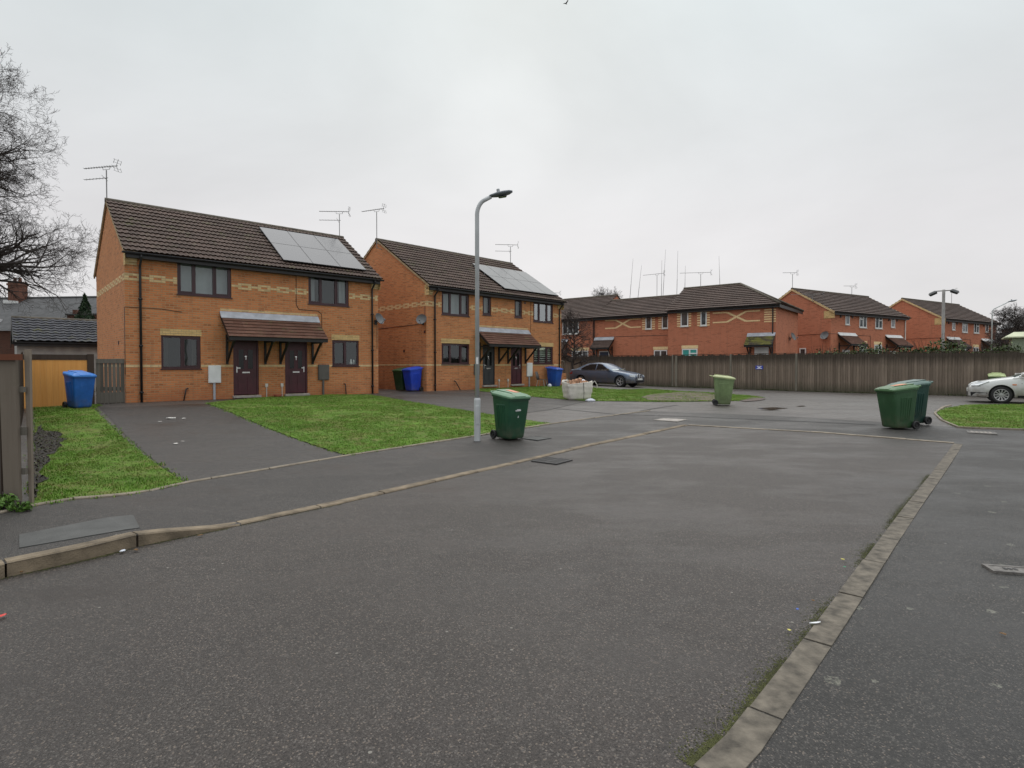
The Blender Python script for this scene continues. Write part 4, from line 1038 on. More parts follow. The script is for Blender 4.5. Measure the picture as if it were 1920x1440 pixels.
# ------------------------------------------------------------------ left side: gate, orange fence, broken fence, garage
gm = Matrix.Translation(h1.location) @ Matrix.Rotation(h1.rotation_euler.z, 4, 'Z')
def left_thing(name, x, y, label, cat): return empty(name, gm @ Vector((x, y, 0)), h1.rotation_euler.z, label, cat)
gt = left_thing('garden_gate', -.4, .08, 'grey slatted wooden gate against the nearest house corner', 'gate')
m = MB()
for i in range(7):
    x = -.36+i*.105; m.box(x, x+(.100 if i in (0, 6) else .085), -.012, .012, -.05, 1.40 if i in (0, 6) else 1.39)
m.build('gate_slats', M['gate_wood'], gt)
for q in ((-.035, -.013, 1.26, 1.40), (.013, .04, .4, .52), (-.034, -.013, .02, .35)): m = MB(); m.box(-.365, .375, *q); m.build('gate_rail', M['gate_wood'], gt)
of = left_thing('panel_fence', -1.6, .06, 'bright orange timber panel fence with dark top rail behind the blue bin', 'fence')
m = MB(); x = -2.2
while x < .62:
    w = random.uniform(.13, .16); x2 = min(x+w, .62); m.box(x+.001, x2-.001, -.014-random.uniform(0, .004), .01, -.12, 1.36); x = x2
m.build('fence_boards', M['yellow_wood'], of)
m = MB(); m.box(-2.2, .62, -.03, .015, 1.361, 1.52); m.build('top_rail', M['dark_wood'], of)
m = MB(); m.box(.625, .79, -.05, .08, -.1, 1.54); m.build('fence_post', M['dark_wood'], of)
# broken fence end at the footway
pf = G(28, 950, zf)
bf = empty('broken_fence', (pf.x, pf.y, pf.z), 0, 'broken grey fence end with a leaning post at the left edge', 'fence')
tgt = gm @ Vector((-2.35, .1, 0)); dv = (Vector((tgt.x, tgt.y, 0))-Vector((pf.x, pf.y, 0))); Ld = dv.length; dv.normalize(); nv = Vector((-dv.y, dv.x, 0))
m = MB(); m.loft([[(-.085+a, -.04+b, z) for a, b in ((0, 0), (.17, 0), (.17, .045), (0, .045))] if z < 0 else [(-.085-.035+a, -.04+b, z) for a, b in ((0, 0), (.185, 0), (.185, .045), (0, .045))] for z in (-.15, 1.66)]); m.bevel(.006); m.build('post', M['grey_post'], bf)
m = MB(); m.loft([[(.115+a, .05+b, -.1) for a, b in ((0, 0), (.03, 0), (.03, .03), (0, .03))], [(.085+a, .05+b, 1.72) for a, b in ((0, 0), (.062, 0), (.062, .03), (0, .03))]]); m.build('thin_post', M['grey_post'], bf)
m = MB(); m.box(-.9, .15, -.075, -.042, 1.60, 1.665); m.build('capping_rail', M['rust_rail'], bf)
for z, w in ((1.25, .06), (.78, .09), (.35, .07)): m = MB(); m.box(.055, .12, .0, .035, z, z+w); m.build('batten', M['gate_wood'], bf)
m = MB(); x = -1.4
while x < -.1:
    m.box(x, x+.14, .04, .06, -.1, 1.6); x += .143
m.build('front_boards', M['fence_dark'], bf)
m = MB(); s = .12
while s < Ld-.2:
    a = dv*s; b = dv*(s+.145); q = nv*.012*(1 if int(s*7) % 2 else 0)+nv*.10; t = 1.62+random.uniform(-.03, .03); zz = zf(pf.x+a.x, pf.y+a.y)-pf.z
    m.loft([[(a+q)[:2]+(zz-.1,), (b+q)[:2]+(zz-.1,), (b+q+nv*.015)[:2]+(zz-.1,), (a+q+nv*.015)[:2]+(zz-.1,)], [(a+q)[:2]+(zz+t,), (b+q)[:2]+(zz+t,), (b+q+nv*.015)[:2]+(zz+t,), (a+q+nv*.015)[:2]+(zz+t,)]]); s += .14
m.build('side_boards', M['dark_wood'], bf)

# garage
ga = empty('garage', (-21.9, 25.1, .4), R(42.3), 'grey rendered garage with dark tiled roof behind the orange fence', 'garage')
m = MB(); m.box(0, 8, 0, 4.4, -.3, 2.25)
for x in (0, 8): m.poly([(x, 0, 2.25), (x, 4.4, 2.25), (x, 2.2, 3.3)])
m.build('wall', M['render'], ga)
m = MB(); slope(m, -.12, 8.2, (-.25, 2.3), (2.2, 3.46), .30, .3, .035, .05, .05); rf = m.build('roof', M['tile_grey'], ga, norm=False)
m = MB(); slope(m, -.12, 8.2, (4.65, 2.3), (2.2, 3.46), .30, .3, 0, .3); m.build('rear_roof', M['tile_grey'], rf, norm=False)
m = MB(); m.tube([(-.14, 2.2, 3.46), (8.2, 2.2, 3.46)], .09, 8); m.build('ridge_tiles', M['ridge'], rf, True)
m = MB(); m.box(-.1, 8.15, -.26, -.2, 2.08, 2.27); gutter(m, -.12, 8.2, -.3, 2.24); m.beam((-.13, -.28, 2.2), (-.13, 2.2, 3.36), .03, .2); m.beam((-.13, 4.65, 2.2), (-.13, 2.2, 3.36), .03, .2); m.build('fascia', M['black'], ga)
# slate roofed houses far left
sl = empty('slate_roof_house', (-52, 43.5, .4), R(-6), 'old house with long grey slate roof beyond the garage', 'house')
m = MB(); m.box(0, 30, 0, 9, -.3, 3.9)
for x in (0, 30): m.poly([(x, 0, 3.9), (x, 9, 3.9), (x, 4.5, 6.6)])
m.build('wall', M['brick_dark'], sl)
m = MB(); slope(m, -.2, 30.2, (-.3, 3.75), (4.5, 6.72), .25, 0, 0, .3, .012); rf = m.build('roof', M['slate'], sl, norm=False)
m = MB(); slope(m, -.2, 30.2, (9.3, 3.75), (4.5, 6.72), .25, 0, 0, 1, .012); m.build('rear_roof', M['slate'], rf, norm=False)
m = MB(); m.tube([(-.2, 4.5, 6.74), (30.2, 4.5, 6.74)], .1, 8); m.build('ridge_tiles', M['slate'], rf, True)
def chimney(par, x, y, z0, z1, w, d, pots):
    m = MB(); m.box(x-w/2, x+w/2, y-d/2, y+d/2, z0, z1); m.box(x-w/2-.06, x+w/2+.06, y-d/2-.06, y+d/2+.06, z1-.3, z1-.15); c = m.build('chimney', M['brick_chimney'], par)
    for i in range(pots):
        q = MB(); q.lathe([(.13, z1), (.10, z1+.3), (.13, z1+.33), (.1, z1+.34), (.09, z1+.1), (0, z1+.1)], 10, Matrix.Translation((x-w/2+w*(i+.5)/pots, y, 0))); q.build('chimney_pot', M['brick_chimney'], c)
    q = MB(); q.loft([[(x-w/2-.25, y-d/2-.1, z0+1.0), (x+w/2+.1, y-d/2-.1, z0+1.0), (x+w/2+.1, y-d/2-.1, z0+1.18), (x-w/2-.25, y-d/2-.1, z0+1.3)], [(x-w/2-.25, y-d/2-.16, z0+1.0), (x+w/2+.1, y-d/2-.16, z0+1.0), (x+w/2+.1, y-d/2-.16, z0+1.18), (x-w/2-.25, y-d/2-.16, z0+1.3)]]); q.build('flashing', M['white'], c)
pp = at(47, 560, 47.0); q_ = Matrix.Rotation(R(6), 4, 'Z') @ (pp-Vector(sl.location)); chimney(rf, q_.x, 4.1, 5.2, 8.0, .95, .8, 2)
m = MB(); q2 = Matrix.Rotation(R(6), 4, 'Z') @ (at(34, 592, 44.6)-Vector(sl.location)); m.box(q2.x-.2, q2.x+.2, .85, 1.05, 4.5, 4.72); m.build('roof_vent', M['white'], rf)
q3 = Matrix.Rotation(R(6), 4, 'Z') @ (at(140, 590, 42)-Vector(sl.location))
e = empty('brick_outhouse', at(140, 590, 40) *1, R(-6), 'small dark brick outhouse beside the conifer', 'outhouse'); e.location.z = .4
m = MB(); m.box(-.6, 2.4, 0, 2.5, -.3, 4.75); m.build('wall', M['brick_dark'], e); m = MB(); m.box(-.68, 2.48, -.08, 2.58, 4.752, 4.85); m.build('roof', M['slate'], e)
m = MB(); m.box(-.45, -.15, .3, .6, 4.852, 5.15); m.build('chimney', M['brick_chimney'], e)
far_window(e, 1.45, 2.3, 2.9, 4.2)

# ------------------------------------------------------------------ plants
def leaf_quad(bm, p, s, up=.3):
    a = Vector((random.gauss(0, 1), random.gauss(0, 1), random.gauss(0, 1)+up)).normalized(); b = a.orthogonal().normalized()
    b = Matrix.Rotation(random.uniform(0, 6.28), 3, a) @ b; c = a.cross(b); w = s*.45
    bm.faces.new([bm.verts.new(p+b*s), bm.verts.new(p+c*w), bm.verts.new(p-b*s), bm.verts.new(p-c*w)])
def link_bm(bm, name, mat, par):
    me = bpy.data.meshes.new(name); bm.to_mesh(me); bm.free(); me.materials.append(mat); o = bpy.data.objects.new(name, me); col.objects.link(o); o.parent = par; return o
def conifer(loc, h, r, label):
    e = empty('conifer', loc, 0, label, 'tree'); m = MB(); m.tube([(0, 0, -.2), (0, 0, h*.95)], [.12, .02], 8); m.build('trunk', M['bark'], e)
    bm = bmesh.new()
    for i in range(9000):
        t = random.random()**.7; z = h*(1-t*.97); a = random.uniform(0, 2*PI); lob = .75+.35*math.sin(a*3+z*2.3)+.15*math.sin(z*9)
        q = r*t*lob*random.uniform(.45, 1)**.5; leaf_quad(bm, Vector((q*math.cos(a), q*math.sin(a), z-q*.25)), random.uniform(.06, .13), .1)
    link_bm(bm, 'crown', M['conifer_leaf'], e)
c_ = at(160, 640, 36); conifer((c_.x, c_.y, .4), 5.75, 2.0, 'dark green pointed conifer between garage and nearest house')
def bush(name, loc, blobs, n, label, mat, s=(.05, .11), twigs=20, group=None, cat='shrub'):
    e = empty(name, loc, 0, label, cat, group); bm = bmesh.new(); m = MB()
    for (bx_, by_, bz_, rx, ry, rz_) in blobs:
        for i in range(n):
            d = Vector((random.gauss(0, 1), random.gauss(0, 1), random.gauss(0, 1))).normalized(); f = random.random()**.4
            f *= .8+.35*mn.noise(d*1.8+Vector((bx_, by_, 0)))
            leaf_quad(bm, Vector((bx_+d.x*rx*f, by_+d.y*ry*f, max(.02, bz_+d.z*rz_*f))), random.uniform(*s))
        for i in range(twigs):
            d = Vector((random.gauss(0, .6), random.gauss(0, .6), 1)).normalized()
            m.tube([(bx_+random.uniform(-.1, .1), by_, 0), (bx_+d.x*rx*.5, by_+d.y*ry*.5, bz_*.8), (bx_+d.x*rx*1.08, by_+d.y*ry*1.08, bz_+d.z*rz_*1.12)], [.02, .012, .005], 4)
    m.build('stems', M['twig'], e); link_bm(bm, 'foliage', mat, e); return e
for s, h_, rr, lab in ((9.0, 2.35, 1.5, 'low dark shrub behind the fence below the gabled red house'), (11.0, 2.55, 1.9, 'wide dark shrub behind the fence under the first porch'), (14.2, 2.75, 1.9, 'tallest green shrub behind the fence between two porches'), (16.4, 2.5, 1.5, 'green shrub behind the fence at the foot of the floodlight pole')):
    p = fa+fd*s+Vector((-fd.y, fd.x))*1.9
    bush('shrub', (p.x, p.y, .3), [(0, 0, h_*.55, rr, 1.0, h_*.47), (rr*.5, .2, h_*.45, rr*.7, .9, h_*.42), (-rr*.6, .1, h_*.5, rr*.7, .9, h_*.4)], 2600, lab, M['hedge_leaf'], group='shrubs behind the long fence')

def bare_tree(loc, H, label, seed, spread=9.0, levels=4, fine=1.0, side_bias=None):
    rnd = random.Random(seed); e = empty('bare_tree', loc, 0, label, 'tree'); tb = MB(); cb = MB()
    tb.tube([(0, 0, -.3), (.1, 0, H*.12), (0, .1, H*.3), (.15, 0, H*.5), (.1, .1, H*.75), (.1, .1, H*.95)], [H*.026, H*.021, H*.018, H*.013, H*.006, .02], 10)
    def grow(p, d, L, r, lv):
        n = {1: 9, 2: 6}.get(lv, 4 if lv < levels else 3); pts = [p]; rr = [r]; q = p.copy(); dd = d.copy(); joints = []
        for i in range(n):
            dd = (dd+Vector((rnd.gauss(0, .19), rnd.gauss(0, .19), rnd.gauss(0, .17)+(.03 if lv < 3 else .02)))).normalized()
            q = q+dd*L/n; pts.append(q.copy()); rr.append(max(.0055, r*(1-(i+1)/n*.93))); joints.append((q.copy(), dd.copy(), rr[-1], (i+1)/n))
        cb.tube(pts, rr, 6 if lv == 1 else (4 if lv == 2 else 3), cap=False)
        if lv >= levels: return
        k = {1: 12, 2: 7, 3: 5, 4: 4}[lv]
        for c in range(k):
            t = .18+.82*(c+rnd.random()*.8)/k; j = min(n-1, int(t*n)); jp, jd, jr, _ = joints[j]; 
            base = pts[j].lerp(pts[j+1], rnd.random())
            side = Vector((rnd.gauss(0, 1), rnd.gauss(0, 1), rnd.gauss(0, .7))); side = (side-jd*side.dot(jd)).normalized()
            nd = (jd*rnd.uniform(.45, 1.0)+side*rnd.uniform(.55, 1.0)).normalized()
            grow(base, nd, L*rnd.uniform(.38, .60)*(1.12-t*.35), max(.008, min(r*(.7 if lv == 1 else .62), jr*.85)), lv+1)
    nl = 23
    for i in range(nl):
        f = i/(nl-1); z = H*(.30+.57*f); a = i*2.4+rnd.uniform(-.3, .3); el = R(rnd.uniform(0, 18)+58*f**1.3)
        if side_bias is not None and i % 2 == 0: a = side_bias+rnd.uniform(-.7, .7)
        d = Vector((math.cos(a)*math.cos(el), math.sin(a)*math.cos(el), math.sin(el)))
        grow(Vector((.1, .05, z)), d, spread*(1.0-.28*f)*rnd.uniform(.85, 1.08)*.78, H*.0125*(1-.4*f), 1)
    tb.build('trunk', M['bark'], e, True); cb.build('crown', M['twig'], e); return e
bare_tree((-36.2, 34.5, .4), 19.0, 'large bare leafless tree rising at the left edge behind the garage', 5, 10.9, 5, side_bias=-.1)
p = at(1073, 660, 36); bare_tree((p.x, p.y, .4), 4.2, 'small bare tree in front of the left terrace window', 8, 1.9, 3)
p = at(1905, 640, 44); bare_tree((p.x, p.y, .5), 4.7, 'bare scrubby tree beyond the pale green cabin', 11, 3.0, 4)
p = at(1130, 560, 75); bare_tree((p.x, p.y, .4), 10.6, 'distant bare tree showing above the left terrace ridge', 13, 4.5, 4)
p = at(1915, 645, 46); bush('shrub', (p.x+.8, p.y, .4), [(0, 0, 2.0, 2.4, 1.6, 1.9), (-2.2, 0, 1.6, 1.5, 1.3, 1.5)], 1200, 'dull brown scrub left of the pale green cabin', M['dull_leaf'], (.06, .14))
p = at(1880, 640, 60); bush('shrub', (p.x+4, p.y+8, .4), [(0, 0, 3.0, 4.5, 2, 3.2), (5, 0, 3.4, 4, 2, 3.2)], 3000, 'tall dull scrub on the skyline at the right edge', M['dull_leaf'], (.1, .2))
# weeds by the broken fence
p = G(8, 958, zf); bush('weed', (p.x, p.y-.02, p.z), [(0, 0, .1, .18, .12, .1), (.22, -.03, .05, .16, .06, .07), (-.3, 0, .12, .2, .1, .12)], 260, 'leafy green weeds at the foot of the broken fence post', M['weed_leaf'], (.015, .035), 4, cat='weed')
# hydrangea-like pot plant on doorstep strip
def pot(h, x, y, label):
    p = on(h, x, y, 0); e = empty('plant_pot', (p.x, p.y, zf(p.x, p.y)+.02), 0, label, 'pot')
    m = MB(); m.lathe([(0, 0), (.11, 0), (.16, .1), (.15, .1), (.1, .06), (0, .06)], 16); m.build('bowl', pm('terracotta', (.28, .08, .045), .8, .2, 5), e, True)
pot(h1, 4.62, -.3, 'low terracotta bowl between the two maroon doors')

# ------------------------------------------------------------------ wheelie bins
def rrect(w, d, r, z, n=4, cy=0):
    pts = []
    for cx, cyy, a0 in ((w/2-r, d/2-r, 0), (-w/2+r, d/2-r, 90), (-w/2+r, -d/2+r, 180), (w/2-r, -d/2+r, 270)):
        for k in range(n+1):
            a = R(a0+90*k/n); pts.append((cx+r*math.cos(a), cyy+r*math.sin(a)+cy, z))
    return pts
def wheelie_bin(loc, rot, label, cbody, clid, sc=1.0, sticker=False, marks=False, ajar=0, group='wheelie bins', lidtilt=0):
    e = empty('wheelie_bin', loc, rot, label, 'bin', group); e.scale = (sc, sc, sc)
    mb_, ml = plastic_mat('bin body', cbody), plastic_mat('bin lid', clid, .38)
    b = MB(); rings = []
    for z, w, d, cy in ((.03, .40, .46, .02), (.05, .43, .49, .02), (.10, .44, .51, .02), (.50, .50, .585, .0), (.84, .545, .655, -.01), (.90, .55, .665, -.01), (.905, .58, .70, -.012), (.955, .585, .705, -.012), (.96, .56, .68, -.012)):
        rings.append(rrect(w, d, .05, z, 4, cy))
    sh = lambda r: [(x, y, z+(.075*(y+.3)/.66-.03 if z > .8 else 0)) for x, y, z in r]
    b.loft([sh(r) for r in rings])
    # moulded side panels and axle housing
    for s in (-1, 1):
        b.loft([[(s*(.232+.0), -.13, .2), (s*.232, .13, .2), (s*.265, .17, .78), (s*.265, -.17, .78)], [(s*.235, -.12, .21), (s*.235, .12, .21), (s*.277, .155, .77), (s*.277, -.155, .77)]])
        for i in range(5):
            yy = -.11+.055*i; b.beam((s*.236, yy, .23), (s*.278, yy*1.25, .75), .016, .012, (s, 0, 0))
    body = b.build('body', mb_, e); smooth_by_angle(body, 40)
    l = MB(); lr = []
    for z, w, d, cy in ((.945, .60, .74, -.02), (.965, .605, .745, -.02), (.985, .59, .73, -.02), (1.02, .50, .60, -.01), (1.035, .36, .44, .0), (1.04, .15, .2, 0)):
        lr.append(rrect(w, d, .06, z, 5, cy))
    lr = [sh(r) for r in lr]
    l.loft(lr); l.loft([sh(q) for q in [[(-.13, -.38, .975), (.13, -.38, .975), (.13, -.38, 1.0), (-.13, -.38, 1.0)], [(-.14, -.2, 1.02), (.14, -.2, 1.02), (.14, -.2, 1.05), (-.14, -.2, 1.05)], [(-.17, .3, 1.03), (.17, .3, 1.03), (.17, .3, 1.052), (-.17, .3, 1.052)]]])
    lid = l.build('lid', ml, e); smooth_by_angle(lid, 30)
    if ajar: lid.rotation_euler.x = ajar; 
    h = MB(); h.tube([(-.22, .33, 1.0), (-.23, .43, 1.035), (-.2, .45, 1.04), (.2, .45, 1.04), (.23, .43, 1.035), (.22, .33, 1.0)], .018, 8); h.build('handle', ml, e, True)
    x = MB(); x.tube([(-.27, .27, .10), (.27, .27, .10)], .014, 8); x.build('axle', M['galv'], e)
    for s in (-1, 1):
        w = MB(); Mx = Matrix.Translation((s*.245, .27, .10)) @ Matrix.Rotation(PI/2*s, 4, 'Y')
        w.lathe([(0, .0), (.055, .0), (.06, -.01), (.085, -.012), (.098, 0), (.1, .02), (.098, .045), (.085, .056), (.062, .05), (.058, .035), (.025, .032), (.022, .05), (0, .05)], 20, Mx)
        wo = w.build('wheel', M['rubber_wheel'], e); smooth_by_angle(wo, 40)
    if sticker:
        s_ = MB(); s_.loft([sh(q) for q in [[(-.02, -.18, 1.055), (.12, -.18, 1.055), (.12, .16, 1.057), (-.02, .16, 1.057)], [(-.02, -.18, 1.045), (.12, -.18, 1.045), (.12, .16, 1.045), (-.02, .16, 1.045)]]]); s_.build('sticker', M['orange_sticker'], lid)
    if marks:
        s_ = MB()
        tilt = lambda z: -.2925-(z-.5)*(.045/.34)*1.0-.004
        for x0, x1, z0, z1 in ((-.06, .04, .66, .675), (-.1, .05, .635, .655), (-.03, .0, .49, .535)):
            s_.poly([(x0, tilt(z0), z0), (x1, tilt(z0), z0), (x1, tilt(z1), z1), (x0+(.02 if z1 < .6 else 0), tilt(z1), z1)])
        s_.build('mark', M['sign_white'], body)
    return e
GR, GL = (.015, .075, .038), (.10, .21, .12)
def binpos(px, py, zfun=zg): v = G(px, py, zfun); return (v.x, v.y, v.z+.01)
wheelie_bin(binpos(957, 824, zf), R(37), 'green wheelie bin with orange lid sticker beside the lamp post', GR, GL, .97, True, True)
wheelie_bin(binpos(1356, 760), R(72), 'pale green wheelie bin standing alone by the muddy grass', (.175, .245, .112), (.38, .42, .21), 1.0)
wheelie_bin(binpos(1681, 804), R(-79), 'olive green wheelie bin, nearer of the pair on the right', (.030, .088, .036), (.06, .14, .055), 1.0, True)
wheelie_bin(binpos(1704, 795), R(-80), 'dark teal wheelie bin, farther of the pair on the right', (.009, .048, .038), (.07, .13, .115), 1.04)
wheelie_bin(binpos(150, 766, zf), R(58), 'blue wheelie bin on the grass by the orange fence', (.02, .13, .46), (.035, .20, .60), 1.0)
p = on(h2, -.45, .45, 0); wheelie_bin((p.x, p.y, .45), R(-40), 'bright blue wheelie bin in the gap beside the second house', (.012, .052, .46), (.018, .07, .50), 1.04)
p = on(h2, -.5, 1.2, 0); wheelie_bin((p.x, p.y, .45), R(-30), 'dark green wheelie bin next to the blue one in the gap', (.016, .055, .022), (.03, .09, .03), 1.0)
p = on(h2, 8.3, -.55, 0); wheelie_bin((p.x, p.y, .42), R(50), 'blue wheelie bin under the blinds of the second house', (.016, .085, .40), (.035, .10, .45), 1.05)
p = fa+fd*16.3+Vector((fd.y, -fd.x))*.55; wheelie_bin((p.x, p.y, zg(p.x, p.y)), R(-38), 'pale green lidded bin against the fence behind the white car', (.10, .17, .07), (.42, .50, .25), 1.0)

# bin at the right of house 2: low brick pier with curved rail, seen past the corner
p = on(h2, 10.2, .6, 0); e = empty('garden_pier', (p.x, p.y, .40), h2.rotation_euler.z, 'low brick pier with a pale curved rail past the second house', 'wall')
m = MB(); m.box(-.2, .35, -.15, .15, -.1, .75); m.build('pier', M['brick_orange'], e); m = MB(); m.tube([(-.2, 0, .75), (-.15, 0, 1.3), (.05, 0, 1.5), (.3, 0, 1.45), (.35, 0, 1.2), (.35, 0, .4)], .04, 8); m.build('curved_rail', M['concrete'], e, True)
p = on(h2, 10.7, 1.4, 0); bush('shrub', (p.x, p.y, .35), [(0, 0, .5, .6, .5, .5)], 1200, 'small dark shrub between the second house and blue car', M['hedge_leaf'], (.03, .07))

# chair by the second house door
p = on(h2, 7.25, -.55, 0); ch = empty('garden_chair', (p.x, p.y, .42), h2.rotation_euler.z+R(20), 'dark moulded chair with thin legs in front of the white meter box', 'chair')
m = MB(); m.loft([[(-.21, -.22, .43), (.21, -.22, .43), (.21, -.22, .455), (-.21, -.22, .455)], [(-.2, .0, .41), (.2, .0, .41), (.2, .0, .435), (-.2, .0, .435)], [(-.2, .18, .43), (.2, .18, .43), (.2, .2, .455), (-.2, .2, .455)]]); m.build('seat', M['grey_box'], ch, True)
m = MB(); m.loft([[(-.2, .2, .43), (.2, .2, .43), (.2, .22, .43), (-.2, .22, .43)], [(-.21, .25, .65), (.21, .25, .65), (.21, .27, .65), (-.21, .27, .65)], [(-.15, .31, .86), (.15, .31, .86), (.15, .325, .86), (-.15, .325, .86)]]); m.build('backrest', M['grey_box'], ch, True)
for sx in (-1, 1):
    for sy in (-1, 1):
        m = MB(); m.tube([(sx*.17, sy*.16, .43), (sx*.23, sy*.25, 0)], .012, 6); m.build('leg', M['galv'], ch)
p = on(h2, 7.6, -.8, 0); e = empty('football', (p.x, p.y, .53), 0, 'small pale ball lying beside the dark chair', 'ball'); m = MB(); m.lathe([(.11*math.sin(PI*k/10), -.11*math.cos(PI*k/10)) for k in range(11)], 16); m.build('ball_skin', M['plasterbag'], e, True)

# ------------------------------------------------------------------ builder's bulk bag
bp = G(1082, 749); bb = empty('bulk_bag', (bp.x, bp.y, bp.z+.01), R(14), 'torn white bulk bag of rubble on the lawn edge', 'bag'); bb.scale = (.88, .88, .98)
m = MB(); rings = []; nn = 10
for iz in range(15):
    t = iz/14; z = .74*t; w = .98+.16*t+.07*math.sin(PI*t)-.05*(t < .05); ring = []
    for k, (x, y, _) in enumerate(rrect(w, w*.8, .09, 0, nn)):
        a = math.atan2(y, x); f = 1+.030*mn.noise(Vector((a*2.2, z*6, 0)))+.020*mn.noise(Vector((a*7, z*11, 5)))+.012*math.sin(z*34+2*math.sin(a*2))
        zz = z-(.10*(math.sin(a*2+.4)*.5+.5)+.05*math.sin(a*5))*S(.7, 1, t); ring.append((x*f, y*f, zz))
    rings.append(ring)
inner = [[(x*.97, y*.97, z) for x, y, z in rings[-1]], [(x*.92, y*.92, z-.12) for x, y, z in rings[-1]]]
m.loft(rings+inner); sk = m.build('sack', M['sack'], bb, True)
m = MB(); m.tube([(.12, -.485, .01), (.13, -.50, .3), (.12, -.475, .66)], .010, 5); m.build('seam', M['iron'], sk)
for sx, sy, pts in ((-1, -1, [(-.50, -.36, .60), (-.60, -.40, .80), (-.75, -.45, .74), (-.86, -.46, .62)]), (1, -1, [(.52, -.36, .56), (.64, -.42, .72), (.74, -.46, .58), (.76, -.46, .46), (.72, -.44, .42)]), (-1, 1, [(-.5, .36, .6), (-.46, .4, .72), (-.3, .4, .70), (-.25, .38, .6)]), (1, 1, [(.5, .36, .6), (.42, .4, .70), (.25, .4, .68), (.2, .38, .58)])):
    q = MB(); q.loft([[(x, y-.03, z), (x, y+.03, z), (x+.012, y+.03, z+.012), (x+.012, y-.03, z+.012)] for x, y, z in pts]); q.build('strap', M['sack'], bb, True)
m = MB()
for i in range(46):
    x, y = random.uniform(-.42, .42), random.uniform(-.32, .32); s = random.uniform(.05, .13); z = .56+.12*(1-abs(x)*1.5)+random.uniform(-.03, .05)
    Mx = Matrix.Translation((x, y, z)) @ Matrix.Rotation(random.uniform(0, 6), 4, Vector((random.random(), random.random(), random.random()+.01))); m.box(-s, s, -s*.6, s*.6, -s*.4, s*.4, Mx)
m.bevel(.006); m.build('rubble', M['rubble'], bb)
m = MB(); m.loft([rrect(.26*s, .2*s, .05*s, z, 3) for z, s in ((.6, 1), (.70, 1.05), (.76, .7), (.79, .3))]); o = m.build('plastic_wrap', M['plasterbag'], bb, True); o.location = (.22, -.1, 0)
p = G(1107, 753); e = empty('plastic_scrap', (p.x, p.y, p.z), .4, 'crumpled white plastic scrap lying against the bulk bag', 'litter')
m = MB(); m.loft([[(x*(1+.2*mn.noise(Vector((k, z*9, 0)))), y, z) for k, (x, y, _) in enumerate(rrect(w, w*.6, .05, 0, 3))] for z, w in ((0, .30), (.05, .34), (.1, .2), (.12, .08))]); m.build('scrap', M['plasterbag'], e, True)

# ------------------------------------------------------------------ lamp posts
lp = G(895, 827, zf)
def street_lamp(loc, rot, label, H=5.0, base_r=.069, r=.045, base_h=.88, reach=.42, head=True, sticker=True, grp=None):
    e = empty('street_lamp', loc, rot, label, 'street lamp', grp)
    m = MB(); m.lathe([(base_r, -.1), (base_r, base_h-.03), (base_r*.98, base_h), (r*1.05, base_h+.03)], 20); b = m.build('base_column', M['lamp_paint'], e); smooth_by_angle(b)
    d = MB(); d.box(-.04, .04, -base_r-.006, -base_r+.02, .35, .75); d.bevel(.006); d.build('access_door', M['lamp_paint'], b)
    pts = [(0, 0, base_h+.02), (0, 0, H-.75)]
    for k in range(1, 7): a = R(90-62*k/6); pts.append((.24*(1-math.sin(a)), 0, H-.75+.34*math.cos(a)))
    x, _, z = pts[-1]; pts.append((reach, 0, z+(reach-x)*math.tan(R(28))))
    m = MB(); m.tube(pts, [r]*2+[r*.98]*7, 16); m.build('pole', M['lamp_paint'], e, True)
    tip = pts[-1]
    L = MB(); rings = []
    for t, w, hh, dz in ((0, .05, .05, 0), (.05, .07, .06, .005), (.16, .11, .085, .01), (.30, .13, .09, .012), (.42, .11, .07, .016), (.49, .05, .03, .02)):
        rings.append([(t, w*math.cos(2*PI*k/16), dz+.5*hh*math.sin(2*PI*k/16)*(1.0 if k < 9 else 1.25)) for k in range(16)])
    L.loft(rings); l = L.build('lantern', M['lamp_head'], e, True); l.location = (tip[0]-.03, 0, tip[2]+.01); l.rotation_euler = (0, R(-10), 0)
    c = MB(); c.lathe([(0, .03), (.035, .03), (.035, .09), (.028, .1), (0, .1)], 12, Matrix.Translation((.2, 0, .02))); c.build('photocell', M['galv'], l)
    q = MB(); q.loft([rrect(.18, .13, .03, -.055, 3), rrect(.16, .11, .03, -.066, 3)]); g = q.build('lens', M['glass_far'], l); g.location = (.27, 0, 0)
    if sticker: s = MB(); s.box(-.024, .024, -r-.004, -r+.01, 1.62, 1.76); s.build('number_plate', M['white'], e)
    return e
street_lamp((lp.x, lp.y, lp.z), R(2), 'grey street lamp on the pavement beside the green bin', 5.48, reach=.29)
p = at(1859, 662, 38); street_lamp((p.x, p.y, .5), R(-12), 'thin distant street lamp at the right with a long curved arm', 5.35, .06, .035, 1.0, .95, sticker=False)
p = at(1768, 640, 37.5); fl = empty('floodlight_pole', (p.x, p.y, .5), R(-38), 'tall post carrying two tilted floodlights behind the fence', 'floodlight')
m = MB(); m.tube([(0, 0, -.1), (0, 0, 2.6), (0, 0, 2.62), (0, 0, 6.1)], [.125, .125, .095, .085], 14); m.build('pole', M['flood_pole'], fl, True)
m = MB(); m.box(-.48, .48, -.03, .03, 6.0, 6.06); m.build('crossbar', M['flood_pole'], fl)
for s in (-1, 1):
    m = MB(); m.loft([rrect(.36, .42, .03, -.04, 2), rrect(.42, .5, .03, .06, 2), rrect(.3, .3, .03, .13, 2)]); o = m.build('floodlight', M['flood'], fl); o.scale = (1.15, 1.15, 1.15); o.location = (s*.55, -.16, 5.84 if s < 0 else 5.88); o.rotation_euler = (R(12), R(26*s), 0)
    q = MB(); q.box(-.17, .17, -.2, .2, -.052, -.042); q.build('flood_glass', M['glass_far'], o)

